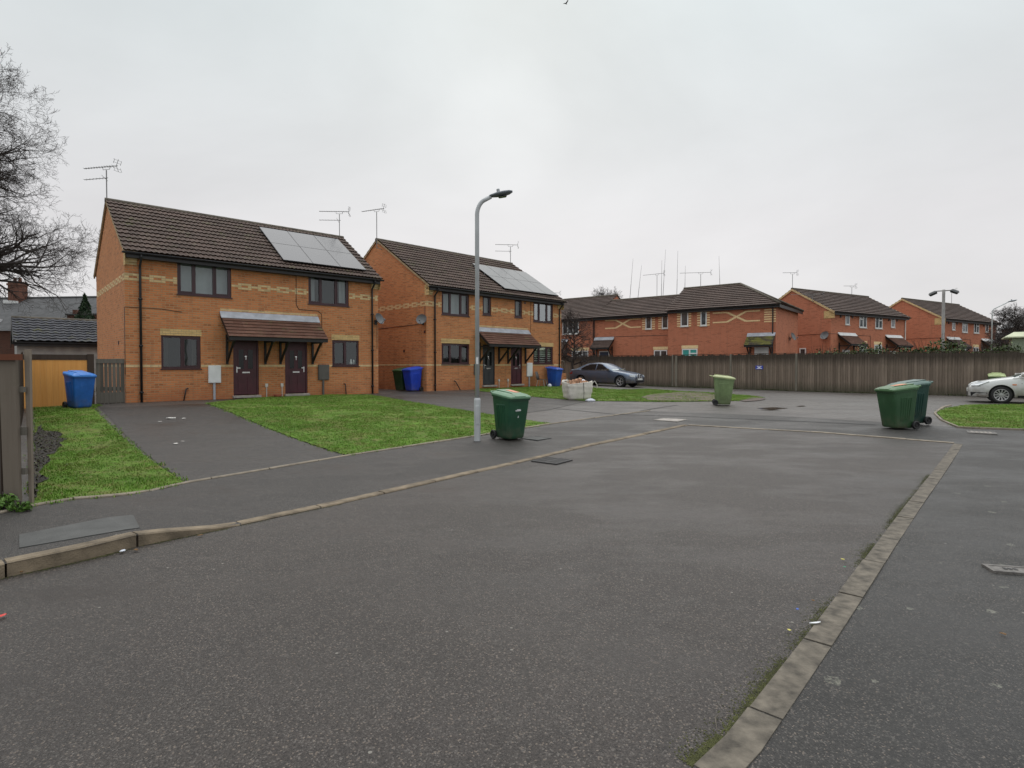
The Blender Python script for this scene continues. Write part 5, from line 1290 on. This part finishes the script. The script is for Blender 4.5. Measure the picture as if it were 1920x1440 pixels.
# pale green cabin roof beyond the fence, right edge
p = at(1905, 650, 34); cb_ = empty('storage_cabin', (p.x-.25, p.y, .4), R(-38), 'pale green metal cabin with cream roof at the right edge', 'cabin')
m = MB(); m.box(0, 5, 0, 2.4, -.2, 2.85)
for i in range(24): m.box(.1+i*.2, .2+i*.2, -.02, .001, -.1, 2.8)
m.build('wall', M['green_metal'], cb_)
m = MB(); m.loft([[(-.35, -.25, 2.86), (5.3, -.25, 2.86), (5.3, 2.65, 2.86), (-.35, 2.65, 2.86)], [(-.35, -.25, 2.93), (5.3, -.25, 2.93), (5.3, 2.65, 2.93), (-.35, 2.65, 2.93)], [(.1, .3, 3.22), (4.9, .3, 3.22), (4.9, 2.1, 3.22), (.1, 2.1, 3.22)]]); m.build('roof', M['green_roof'], cb_)

# ------------------------------------------------------------------ cars
def interp(tab, x):
    if x <= tab[0][0]: return tab[0][1]
    for (a, b), (c, d) in zip(tab, tab[1:]):
        if x <= c:
            t = (x-a)/(c-a); return b+(d-b)*t
    return tab[-1][1]
def car(loc, rot, label, P):
    e = empty('parked_car', loc, rot, label, 'car', 'cars parked by the long fence')
    xs = sorted({*[a for a, _ in P['top']], *[a for a, _ in P['half']], *[P['tail']+(P['nose']-P['tail'])*i/34 for i in range(35)]})
    rings = []
    for x in xs:
        zt = interp(P['top'], x); zb = interp(P['bot'], x); w = interp(P['half'], x); h = zt-zb
        half = [(0, zb), (.80*w, zb), (.955*w, zb+.05*h), (.985*w, zb+.2*h), (w, zb+.45*h), (.995*w, zb+.62*h), (.965*w, zb+.84*h), (.915*w, zb+.955*h), (.80*w, zt+.004), (.45*w, zt+.022), (0, zt+.03)]
        rings.append([(x, y, z) for y, z in half]+[(x, -y, z) for y, z in half[-2:0:-1]])
    m = MB(); m.loft(rings); m.norm()
    body = m.build('body', P['paint'], e); smooth_by_angle(body, 40)
    wr = P['wr']; cut = MB()
    for ax in P['axles']:
        cut.lathe([(0, -1.2), (wr+.055, -1.2), (wr+.055, 1.2), (0, 1.2)], 36, Matrix.Translation((ax, 0, wr+.01)) @ Matrix.Rotation(PI/2, 4, 'X'))
    co = cut.build('arch_cutter', None, e); bpy.context.view_layer.update()
    md = body.modifiers.new('arch', 'BOOLEAN'); md.object = co; md.operation = 'DIFFERENCE'; md.solver = 'EXACT'
    dg = bpy.context.evaluated_depsgraph_get(); me = bpy.data.meshes.new_from_object(body.evaluated_get(dg)); body.modifiers.clear(); old = body.data; body.data = me
    bpy.data.objects.remove(co)
    smooth_by_angle(body, 38)
    me.materials.clear(); me.materials.append(P['paint'])
    lin = MB()
    for ax in P['axles']:
        for s in (-1, 1):
            lin.lathe([(0, 0), (wr+.05, 0), (wr+.05, .02), (0, .02)], 28, Matrix.Translation((ax, s*(P['trackw']-.22), wr+.01)) @ Matrix.Rotation(-PI/2*s, 4, 'X'))
        lin.box(ax-wr-.04, ax+wr+.04, -(P['trackw']-.23), P['trackw']-.23, .22, wr+.3)
    lin.build('wheel_arch', M['black'], e)
    # greenhouse
    gh = P['glass']; wb, wt, zb_, zt_ = P['wb'], P['wt'], gh[0][1], max(z for _, z in gh)
    half = lambda z: wb+(wt-wb)*min(1, max(0, (z-zb_)/(zt_-zb_)))**1.15
    gm_ = MB(); rg = []
    for x, z in gh:
        w = half(z); zl = interp(P['top'], x)-.03
        side = [(-w, z-.02), (-w*.94, z), (-w*.5, z+.018), (0, z+.024), (w*.5, z+.018), (w*.94, z), (w, z-.02)]
        mid = (zl+z)/2; lo = [(half(mid), mid), (half(zl)+.0, zl)]
        rg.append([(x, a, b) for a, b in side]+[(x, half(mid), min(mid, z-.021)), (x, wb+.01, min(zl, z-.022)), (x, -wb-.01, min(zl, z-.022)), (x, -half(mid), min(mid, z-.021))])
    gm_.loft(rg); cab = gm_.build('cabin', P['paint'], e); smooth_by_angle(cab, 40)
    def glass_side(poly, s, off=.007):
        q = MB(); q.loft([[(x, s*(half(z)+off-k), z) for x, z in poly] for k in (0, .004)]); return q
    for s in (-1, 1):
        for poly in P['side_windows']: glass_side(poly, s, P.get('gl_off', .012)).build('side_window', M['car_glass'], e)
        t = MB(); pl = P['trim']; t.tube([(x, s*(half(z)+.014), z) for x, z in pl], .011, 5); t.build('window_trim', M['chrome'] if P.get('chrome') else M['black'], e)
    def across(seg, name, mat, inset):
        q = MB(); R_ = []
        for x, z in seg:
            w = half(z)-inset; R_.append([(x, w*k, z+.034-.022*(abs(k)**2)) for k in (-1, -.6, -.2, .2, .6, 1)])
        q.loft(R_, cap=False, closed=False); q.build(name, mat, e, True)
    f0, f1 = P['front_glass']; r0, r1 = P['rear_glass']
    lerp = lambda a, b, t: (a[0]+(b[0]-a[0])*t, a[1]+(b[1]-a[1])*t)
    across([lerp(f0, f1, t) for t in (.03, .35, .65, .94)], 'windscreen', M['screen'], .05); across([lerp(r0, r1, t) for t in (.06, .5, .94)], 'rear_window', M['car_glass'], .06)
    # wheels
    for ax in P['axles']:
        for s in (-1, 1):
            Mx = Matrix.Translation((ax, s*(P['trackw']-.01), wr)) @ Matrix.Rotation(-PI/2*s, 4, 'X')
            w = MB(); w.lathe([(wr*.66, -.19), (wr*.9, -.2), (wr*.985, -.17), (wr, -.12), (wr, -.06), (wr*.985, -.02), (wr*.9, .004), (wr*.70, .0), (wr*.66, -.02), (wr*.66, -.19)], 36, Mx); wo = w.build('wheel', M['tyre'], e, True)
            q = MB(); q.lathe([(0, -.07), (wr*.66, -.07), (wr*.66, -.02), (wr*.70, .002), (wr*.665, .006), (wr*.63, -.012), (wr*.6, -.055), (0, -.055)], 32, Mx); q.build('wheel_dish', M['black'], wo, True)
            q = MB(); n = P['spokes']
            for k in range(n):
                a = 2*PI*k/n; D_ = Mx @ Matrix.Rotation(a, 4, 'Z'); sw = P['spoke_w']
                for tw in ((-.13, .13) if P.get('split') else (0,)):
                    D2 = D_ @ Matrix.Rotation(tw, 4, 'Z'); q.loft([[D2 @ Vector(v) for v in ((wr*.14, -sw*.6, -.045), (wr*.14, sw*.6, -.045), (wr*.14, sw*.5, -.016), (wr*.14, -sw*.5, -.016))], [D2 @ Vector(v) for v in ((wr*.665, -sw, -.03), (wr*.665, sw, -.03), (wr*.66, sw*.8, -.004), (wr*.66, -sw*.8, -.004))]])
            q.lathe([(0, -.05), (wr*.2, -.05), (wr*.19, -.012), (wr*.1, -.006), (0, -.006)], 16, Mx); q.lathe([(wr*.62, -.03), (wr*.70, -.03), (wr*.70, .005), (wr*.66, .007), (wr*.62, -.004), (wr*.62, -.03)], 36, Mx); q.build('rim', M['silver_rim'], wo)
    return e, half
def side_y(P, x, z):
    zt = interp(P['top'], x); zb = interp(P['bot'], x); w = interp(P['half'], x); f = (z-zb)/(zt-zb)
    return w*interp([(0, .9), (.05, .955), (.2, .985), (.45, 1), (.62, .995), (.84, .965), (.955, .915), (1, .8)], f)
def side_patch(P, e, name, mat, pts, s, off=.006, n=None):
    q = MB(); q.loft([[(x, s*(side_y(P, x, z)+off-k), z) for x, z in pts] for k in (0, .012)]); return q.build(name, mat, e)
def seam(P, e, name, pts, s, r=.006):
    q = MB(); q.tube([(x, s*(side_y(P, x, z)+.001), z) for x, z in pts], r, 5); q.build(name, M['black'], e)

PB = dict(nose=2.2, tail=-2.27, paint=M['blue_paint'], wr=.315, axles=(1.37, -1.355), trackw=.845, wb=.80, wt=.545, chrome=True, spokes=5, spoke_w=.018, split=True, gl_off=.012,
    top=[(-2.27, .86), (-2.24, .97), (-2.1, 1.01), (-1.6, 1.03), (-1.2, .97), (0, .945), (.8, .93), (1.2, .885), (1.7, .80), (2.0, .715), (2.14, .64), (2.2, .56)],
    bot=[(-2.27, .36), (-2.15, .26), (-1.7, .21), (1.7, .20), (2.1, .21), (2.2, .26)],
    half=[(-2.27, .70), (-2.2, .80), (-1.9, .845), (-1.2, .868), (0, .872), (1.3, .868), (1.8, .82), (2.05, .74), (2.16, .64), (2.2, .54)],
    glass=[(.86, .925), (.5, 1.13), (.1, 1.33), (-.1, 1.375), (-.5, 1.395), (-.9, 1.365), (-1.2, 1.29), (-1.5, 1.15), (-1.78, 1.025)],
    front_glass=((.86, .925), (-.02, 1.358)), rear_glass=((-1.78, 1.025), (-1.0, 1.345)),
    side_windows=[[(.62, .985), (.1, 1.27), (-.12, 1.325), (-.28, 1.325), (-.28, .975)], [(-.34, .975), (-.34, 1.325), (-.75, 1.31), (-1.05, 1.22), (-1.33, 1.06), (-1.36, .985)]],
    trim=[(.68, .965), (-1.40, .965), (-1.36, 1.06), (-1.05, 1.25), (-.75, 1.335), (-.1, 1.35), (.12, 1.29)])
wf = G(1163, 725.5); ang = math.atan2(fd.y, fd.x)-R(2)
off = Matrix.Rotation(ang, 3, 'Z') @ Vector((1.37, -.78, 0))
bc, hf = car((wf.x-off.x, wf.y-off.y, wf.z), ang, 'grey blue saloon car parked nose right in front of the fence', PB)
for s in (-1, 1):
    m = MB(); m.loft([[(1.98, s*.76, .60), (2.165, s*.52, .56), (2.15, s*.50, .675), (1.99, s*.735, .70)], [(1.9, s*.70, .60), (2.1, s*.46, .56), (2.1, s*.46, .675), (1.9, s*.68, .70)]]); o = m.build('headlight', M['lights'], bc)
    o.location = (.03, s*.035, 0)
    m = MB(); m.loft([rrect(.22, .17, .07, -.025, 4), rrect(.2, .15, .07, .03, 4)]); o = m.build('grille', M['black'], bc); o.location = (2.16, s*.14, .60); o.rotation_euler = (0, R(76), 0)
    m = MB()
    ring = rrect(.24, .19, .08, 0, 4); m.tube(ring+[ring[0]], .012, 5); o2 = m.build('grille_surround', M['chrome'], o); o2.location.z = .03
    m = MB(); m.loft([rrect(.17, .11, .04, -.04, 3), rrect(.19, .12, .04, .03, 3), rrect(.15, .1, .04, .06, 3)]); o = m.build('mirror', M['blue_paint'], bc); o.location = (.60, s*.93, 1.0); o.rotation_euler = (0, R(-8), 0)
    m = MB(); m.box(.57, .63, min(s*.80, s*.88), max(s*.80, s*.88), .955, .99); m.build('mirror_arm', M['black'], bc)
    seam(PB, bc, 'door_gap', [(.62, .92), (.72, .7), (.70, .30)], s); seam(PB, bc, 'door_gap', [(-.31, .93), (-.31, .6), (-.30, .28)], s); seam(PB, bc, 'door_gap', [(-1.22, .93), (-1.05, .62), (-.95, .30)], s)
    side_patch(PB, bc, 'door_handle', M['blue_paint'], [(-.20, .80), (-.02, .80), (-.02, .835), (-.20, .835)], s, .022); side_patch(PB, bc, 'door_handle', M['blue_paint'], [(-1.05, .82), (-.87, .82), (-.87, .855), (-1.05, .855)], s, .022)
    side_patch(PB, bc, 'side_strip', M['blue_paint'], [(-.95, .50), (.85, .48), (.85, .53), (-.95, .55)], s, .012)
    side_patch(PB, bc, 'tail_light', M['red_lens'], [(-2.2, .72), (-1.98, .74), (-2.0, .90), (-2.2, .92)], s, .008)
    side_patch(PB, bc, 'bumper_strip', M['black'], [(1.75, .50), (2.10, .50), (2.10, .535), (1.75, .535)], s, .010)
m = MB(); m.loft([[(2.205, -.26, .40), (2.205, .26, .40), (2.19, .26, .50), (2.19, -.26, .50)], [(2.17, -.26, .40), (2.17, .26, .40), (2.16, .26, .50), (2.16, -.26, .50)]]); o = m.build('number_plate', M['plate'], bc); o.location.x = .03
m = MB(); m.box(2.08, 2.21, -.45, .45, .27, .36); m.build('lower_grille', M['black'], bc)
m = MB(); m.lathe([(0, 0), (.04, 0), (.04, .012), (0, .014)], 16); o = m.build('bonnet_badge', M['sign_white'], bc); o.location = (2.08, 0, .71); o.rotation_euler = (0, R(42), 0)

PW = dict(nose=2.35, tail=-2.35, paint=M['white_paint'], wr=.315, axles=(1.40, -1.36), trackw=.865, wb=.83, wt=.58, spokes=11, spoke_w=.024, gl_off=.012,
    top=[(-2.35, .85), (-2.3, 1.0), (-2.1, 1.04), (-1.4, 1.02), (0, .985), (.75, .985), (1.1, .95), (1.6, .87), (1.95, .785), (2.2, .69), (2.3, .62), (2.35, .54)],
    bot=[(-2.35, .36), (-2.2, .26), (-1.7, .20), (1.8, .20), (2.2, .21), (2.35, .25)],
    half=[(-2.35, .70), (-2.2, .82), (-1.8, .88), (0, .90), (1.4, .895), (1.85, .85), (2.12, .76), (2.28, .62), (2.35, .5)],
    glass=[(1.08, .955), (.7, 1.13), (.25, 1.33), (0, 1.41), (-.4, 1.445), (-.9, 1.425), (-1.3, 1.33), (-1.6, 1.19), (-1.95, 1.04)],
    front_glass=((1.08, .955), (.02, 1.40)), rear_glass=((-1.95, 1.04), (-1.1, 1.38)),
    side_windows=[[(.86, 1.02), (.30, 1.28), (.08, 1.355), (-.18, 1.365), (-.18, 1.01)], [(-.25, 1.01), (-.25, 1.365), (-.8, 1.35), (-1.2, 1.25), (-1.45, 1.03)]],
    trim=[(.92, 1.0), (-1.5, 1.0), (-1.2, 1.28), (-.8, 1.38), (.02, 1.385), (.28, 1.30)])
wf = G(1877, 756.5); ang = math.atan2(-fd.y, -fd.x)+R(3)
off = Matrix.Rotation(ang, 3, 'Z') @ Vector((1.40, .80, 0))
wc, hf = car((wf.x-off.x, wf.y-off.y, wf.z), ang, 'dirty silver white car entering the frame at the right edge', PW)
for s in (-1, 1):
    m = MB(); m.loft([[(2.27, s*.60, .63), (2.05, s*.77, .64), (1.72, s*.80, .80), (2.0, s*.66, .775), (2.2, s*.56, .70)], [(2.2, s*.5, .6), (2.0, s*.66, .6), (1.72, s*.7, .74), (1.95, s*.56, .72), (2.14, s*.46, .65)]]); o = m.build('headlight', M['lights'], wc); o.location = (.025, s*.035, .015)
    m = MB(); m.loft([rrect(.17, .12, .04, -.05, 3), rrect(.2, .13, .04, .03, 3), rrect(.16, .1, .04, .07, 3)]); o = m.build('mirror', M['white_paint'], wc); o.location = (.78, s*.98, 1.04)
    seam(PW, wc, 'door_gap', [(.80, .96), (.84, .75), (.78, .27)], s); seam(PW, wc, 'door_gap', [(-.22, .97), (-.22, .6), (-.22, .27)], s); seam(PW, wc, 'door_gap', [(-1.25, .97), (-1.08, .62), (-.95, .3)], s)
    seam(PW, wc, 'bumper_gap', [(1.77, .60), (2.05, .61), (2.26, .605)], s, .005)
    side_patch(PW, wc, 'side_indicator', M['amber'], [(.98, .68), (1.10, .68), (1.10, .72), (.98, .72)], s, .010)
    side_patch(PW, wc, 'door_handle', M['white_paint'], [(-.14, .82), (.06, .82), (.06, .86), (-.14, .86)], s, .022)
    side_patch(PW, wc, 'bumper_skirt', M['black'], [(1.80, .215), (2.10, .225), (2.27, .25), (2.28, .40), (2.10, .395), (1.80, .39)], s, .012)
    side_patch(PW, wc, 'sill_trim', M['black'], [(-.95, .24), (.95, .24), (.95, .31), (-.95, .31)], s, .010)
m = MB(); m.box(2.24, 2.355, -.42, .42, .27, .39); m.build('lower_grille', M['black'], wc)
m = MB(); m.box(2.26, 2.345, -.26, .26, .55, .62); m.build('grille', M['black'], wc)
m = MB(); m.box(2.31, 2.362, -.26, .26, .42, .53); m.build('number_plate', M['plate'], wc)

# parked cars seen over the fence at far right
def roof_car(px, py, Y, paint, label, rot):
    p = at(px, py, Y); Q = dict(PB); Q['paint'] = paint
    return car((p.x, p.y, .52), rot, label, Q)
roof_car(1812, 660, 43, M['white_paint'], 'pale car roof just visible over the fence below the furthest house', R(30))
roof_car(1868, 660, 44, paint_mat('red car paint', (.30, .02, .03)), 'red car just visible over the fence beside the far street lamp', R(200))

# ------------------------------------------------------------------ covers, grates, litter
def flat_cover(name, px, py, w, d, rot, mat, label, cat, zfun=zg, grate=False, frame=True, h=.014):
    p = G(px, py, zfun); e = empty(name, (p.x, p.y, p.z+.006), rot, label, cat)
    if frame:
        m = MB(); m.box(-w/2-.03, w/2+.03, -d/2-.03, -d/2, -.03, h); m.box(-w/2-.03, w/2+.03, d/2, d/2+.03, -.03, h); m.box(-w/2-.03, -w/2, -d/2, d/2, -.03, h); m.box(w/2, w/2+.03, -d/2, d/2, -.03, h); m.build('frame', mat, e)
    m = MB()
    if grate:
        n = 9
        for i in range(n): m.box(-w/2+w*(i+.15)/n, -w/2+w*(i+.75)/n, -d/2, d/2, -.03, h-.003)
        m.box(-w/2, w/2, -.015, .015, -.03, h-.002)
    else:
        m.box(-w/2+.004, w/2-.004, -d/2+.004, d/2-.004, -.03, h-.003)
    m.build('grate' if grate else 'lid', mat, e)
    return e
flat_cover('gully_grate', 1035, 865, .45, .45, R(53), M['iron'], 'black iron gully grate against the left kerb', 'drain', grate=True)
dc = flat_cover('manhole_cover', 1257, 788, .6, .6, R(50), M['pale_conc'], 'pale square manhole cover near the kerb corner', 'cover')
e = flat_cover('drain_cover', 1840, 812, .46, .46, R(-35), M['cover_grey'], 'worn patterned drain cover in front of the right lawn', 'cover')
m = MB()
for i in range(5):
    for j in range(5): m.box(-.19+i*.08, -.14+i*.08, -.19+j*.08, -.14+j*.08, .0115, .016)
m.build('tread', M['pale_conc'], e)
e = flat_cover('service_cover', 1005, 823, .42, .42, R(48), M['slab'], 'dark service cover set in the footway by the green bin', 'cover', zf)
e = flat_cover('stop_tap_cover', 1895, 1072, .26, .11, R(-14), M['cover_grey'], 'small steel tap cover in the right pavement', 'cover', h=.018)
m = MB()
for i in range(3): m.box(-.05+i*.035, -.028+i*.035, -.02, .02, .016, .0185)
m.build('raised_mark', M['iron'], e)
cs = GP([(36, 1005), (250, 968), (262, 992), (36, 1030)], zf)
cx = sum(p[0] for p in cs)/4; cy = sum(p[1] for p in cs)/4; e = empty('cover_slab', (cx, cy, zf(cx, cy)), 0, 'grey rectangular cover slab in the left footway', 'cover')
m = MB(); n = 6
for i in range(n):
    pass
tops = []
def lerp2(a, b, t): return (a[0]+(b[0]-a[0])*t, a[1]+(b[1]-a[1])*t)
rings = []
for i in range(9):
    a = lerp2(cs[0], cs[1], i/8); b = lerp2(cs[3], cs[2], i/8); z0 = zf(cx, cy)
    rings.append([(a[0]-cx, a[1]-cy, zf(*a)-z0-.05), (a[0]-cx, a[1]-cy, zf(*a)-z0+.014), (b[0]-cx, b[1]-cy, zf(*b)-z0+.014), (b[0]-cx, b[1]-cy, zf(*b)-z0-.05)])
m.loft(rings); m.build('slab', M['slab'], e)

def scrap(px, py, s, mat, label, name='litter_scrap', zfun=zg, flat=.25, group='litter scraps'):
    p = G(px, py, zfun); e = empty(name, (p.x, p.y, p.z+.016), random.uniform(0, 6), label, 'litter', group); m = MB()
    ring = [(s*(1 if k % 2 else .7)*math.cos(k)*random.uniform(.7, 1.1), s*.6*math.sin(k)*random.uniform(.7, 1.1)) for k in (0, .9, 1.8, 2.7, 3.6, 4.5, 5.4)]
    m.loft([[(x, y, random.uniform(0, s*flat)) for x, y in ring], [(x*.9, y*.9, s*flat*random.uniform(.9, 1.4)) for x, y in ring]]); m.build('scrap', mat, e)
yl = pm('yellow litter', (.55, .5, .12), .6); gl = pm('green litter', (.05, .3, .15), .6); bl = pm('blue litter', (.03, .10, .42), .5); rd = pm('red litter', (.6, .05, .04), .5); brn = pm('fallen leaf', (.16, .085, .03), .8)
for px, py, s, mt, lab in ((1580, 1053, .022, yl, 'yellow litter scrap beside the right kerb, farthest along it'), (1584, 1067, .013, gl, 'tiny green litter scrap by the right kerb'), (1495, 1147, .017, bl, 'blue bottle top left of the right kerb'), (1480, 1187, .016, yl, 'small yellow scrap beside the right kerb, nearest the camera'), (3, 1161, .03, rd, 'red litter scrap on the road at the left edge'), (1525, 1131, .016, brn, 'brown leaf scrap touching the right kerb'), (1882, 1195, .022, brn, 'dark brown leaf lying on the right pavement'), (230, 1038, .035, M['plasterbag'], 'crumpled white paper in the left gutter'), (255, 1035, .03, brn, 'pale brown leaf in the left gutter beside the white paper'), (40, 1076, .025, brn, 'curled brown leaf under the left kerb'), (375, 1008, .03, brn, 'reddish leaf where the left kerb drops')):
    scrap(px, py, s, mt, lab)
for px, py, s, lab in ((322, 786, .16, 'largest white paper scrap on the first driveway'), (345, 786, .07, 'small white scrap right of the largest driveway paper'), (300, 792, .06, 'small white scrap left of the largest driveway paper'), (330, 834, .08, 'broken white scrap nearer on the first driveway'), (343, 829, .05, 'tiny white scrap above the nearer driveway scrap')):
    scrap(px, py, s, M['white_dirty'], lab, zfun=zf, flat=.15)
# white feather on the kerb and a twig in the gutter
p = G(1528, 1174); e = empty('feather', (p.x, p.y, p.z+.018), R(10), 'white feather lying on the right kerb', 'feather')
m = MB(); m.loft([[(x, -w, .003), (x, 0, .008), (x, w, .003), (x, 0, .0)] for x, w in ((-.04, .001), (-.02, .007), (.0, .010), (.02, .008), (.04, .002))]); m.build('vane', M['sign_white'], e)
p = G(1350, 1350); e = empty('twig', (p.x, p.y, p.z+.01), 0, 'short pale twig beside the near end of the right kerb', 'twig')
m = MB(); m.tube([(0, .02, 0), (-.03, -.02, .012), (-.05, -.1, .006)], [.003, .003, .0015], 5); m.build('stick', M['concrete'], e)
# soil crumbs beside the broken fence
bm = bmesh.new()
for i in range(900):
    while True:
        x = random.uniform(min(q[0] for q in DIRT1[0]), max(q[0] for q in DIRT1[0])); y = random.uniform(min(q[1] for q in DIRT1[0]), max(q[1] for q in DIRT1[0]))
        if inside((x, y), DIRT1[0]): break
    leaf_quad(bm, Vector((x, y, zf(x, y)+.045)), random.uniform(.008, .028), .6)
o = link_bm(bm, 'leaf_litter', leaf_mat('dead leaves', (.02, .015, .010), (.12, .10, .075)), None); tag(o, 'dark leaf litter and debris beside the broken fence', 'leaf litter', kind='stuff')

# bird high in the sky
p = at(1061, 7, 60); e = empty('bird', p, R(35), 'single small dark bird flying at the top of the sky', 'bird')
m = MB(); m.loft([[(x, r*math.cos(2*PI*k/8), r*math.sin(2*PI*k/8)) for k in range(8)] for x, r in ((-.22, .01), (-.1, .035), (0, .05), (.08, .035), (.13, .03), (.17, .005))]); m.build('torso', M['iron'], e, True)
for s in (-1, 1):
    m = MB(); m.loft([[(.06, s*.03, .02), (-.08, s*.03, .02), (-.08, s*.03, .01), (.06, s*.03, .01)], [(.09, s*.2, .13), (-.05, s*.2, .13), (-.05, s*.2, .12), (.09, s*.2, .12)], [(.0, s*.42, .2), (-.06, s*.42, .2), (-.06, s*.42, .195), (.0, s*.42, .195)]]); m.build('wing', M['iron'], e)

# ------------------------------------------------------------------ sky, sun, camera
w = bpy.data.worlds.new('World'); scene.world = w; w.use_nodes = True; nt = w.node_tree; nt.nodes.clear()
def wn(t, **k):
    n = nt.nodes.new('ShaderNode'+t)
    for a, v in k.items(): setattr(n, a, v)
    return n
SUN_EL, SUN_AZ = R(38), R(0)
sky = wn('TexSky', sky_type='NISHITA', sun_disc=False, sun_elevation=SUN_EL, sun_rotation=SUN_AZ, air_density=1.0, dust_density=3.0)
tc = wn('TexCoord'); sep = wn('SeparateXYZ'); nt.links.new(tc.outputs['Generated'], sep.inputs[0])
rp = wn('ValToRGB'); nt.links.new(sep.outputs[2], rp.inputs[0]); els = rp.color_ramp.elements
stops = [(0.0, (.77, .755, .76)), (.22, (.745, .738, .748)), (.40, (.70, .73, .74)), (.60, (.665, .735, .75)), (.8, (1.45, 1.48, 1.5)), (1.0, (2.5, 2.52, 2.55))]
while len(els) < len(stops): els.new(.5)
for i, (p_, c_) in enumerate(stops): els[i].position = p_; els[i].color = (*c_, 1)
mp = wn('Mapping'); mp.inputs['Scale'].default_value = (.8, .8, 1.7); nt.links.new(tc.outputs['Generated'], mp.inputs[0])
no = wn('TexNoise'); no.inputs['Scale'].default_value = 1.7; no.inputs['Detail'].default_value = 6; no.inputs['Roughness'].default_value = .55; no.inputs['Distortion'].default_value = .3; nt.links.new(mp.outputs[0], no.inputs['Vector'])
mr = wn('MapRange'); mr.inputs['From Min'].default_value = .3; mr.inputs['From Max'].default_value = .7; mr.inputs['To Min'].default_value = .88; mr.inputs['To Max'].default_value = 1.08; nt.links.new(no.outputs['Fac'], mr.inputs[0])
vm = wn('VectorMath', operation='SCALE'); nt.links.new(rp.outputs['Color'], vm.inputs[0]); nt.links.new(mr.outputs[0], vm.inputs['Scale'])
# the thin spot in the cloud in front of the sun
dotn = wn('VectorMath', operation='DOT_PRODUCT'); dv_ = ray(945, 245).normalized(); dotn.inputs[1].default_value = dv_; nt.links.new(tc.outputs['Generated'], dotn.inputs[0])
m2 = wn('MapRange', interpolation_type='SMOOTHSTEP'); m2.inputs['From Min'].default_value = .992; m2.inputs['From Max'].default_value = .9995; m2.inputs['To Min'].default_value = 0; m2.inputs['To Max'].default_value = .045; nt.links.new(dotn.outputs['Value'], m2.inputs[0])
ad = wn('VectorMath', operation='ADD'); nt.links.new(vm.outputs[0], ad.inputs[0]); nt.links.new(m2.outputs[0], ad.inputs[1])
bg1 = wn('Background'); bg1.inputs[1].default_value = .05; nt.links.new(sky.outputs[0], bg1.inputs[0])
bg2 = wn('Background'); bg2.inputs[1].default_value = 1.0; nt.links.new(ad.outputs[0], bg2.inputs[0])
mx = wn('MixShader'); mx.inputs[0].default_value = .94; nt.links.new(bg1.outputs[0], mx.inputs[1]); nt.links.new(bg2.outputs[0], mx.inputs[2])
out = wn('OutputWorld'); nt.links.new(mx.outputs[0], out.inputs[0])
sl_ = bpy.data.lights.new('sun', 'SUN'); sl_.energy = .6; sl_.angle = R(70); sl_.color = (1, .96, .9)
so = bpy.data.objects.new('sun', sl_); col.objects.link(so); so.rotation_euler = (R(90)-SUN_EL, 0, R(180)+SUN_AZ)

cd = bpy.data.cameras.new('camera'); cd.sensor_width = 36; cd.lens = 36*F/1920; cd.clip_end = 2000; cd.clip_start = .05
cd.shift_y = -(684-720+F*math.tan(PIT))/1920*-1
cam = bpy.data.objects.new('camera', cd); col.objects.link(cam); cam.location = (0, 0, CZ); cam.rotation_euler = (R(90)-PIT, 0, 0); scene.camera = cam
scene.view_settings.view_transform = 'Standard'; scene.view_settings.look = 'None'; scene.view_settings.exposure = .1; scene.view_settings.gamma = 1
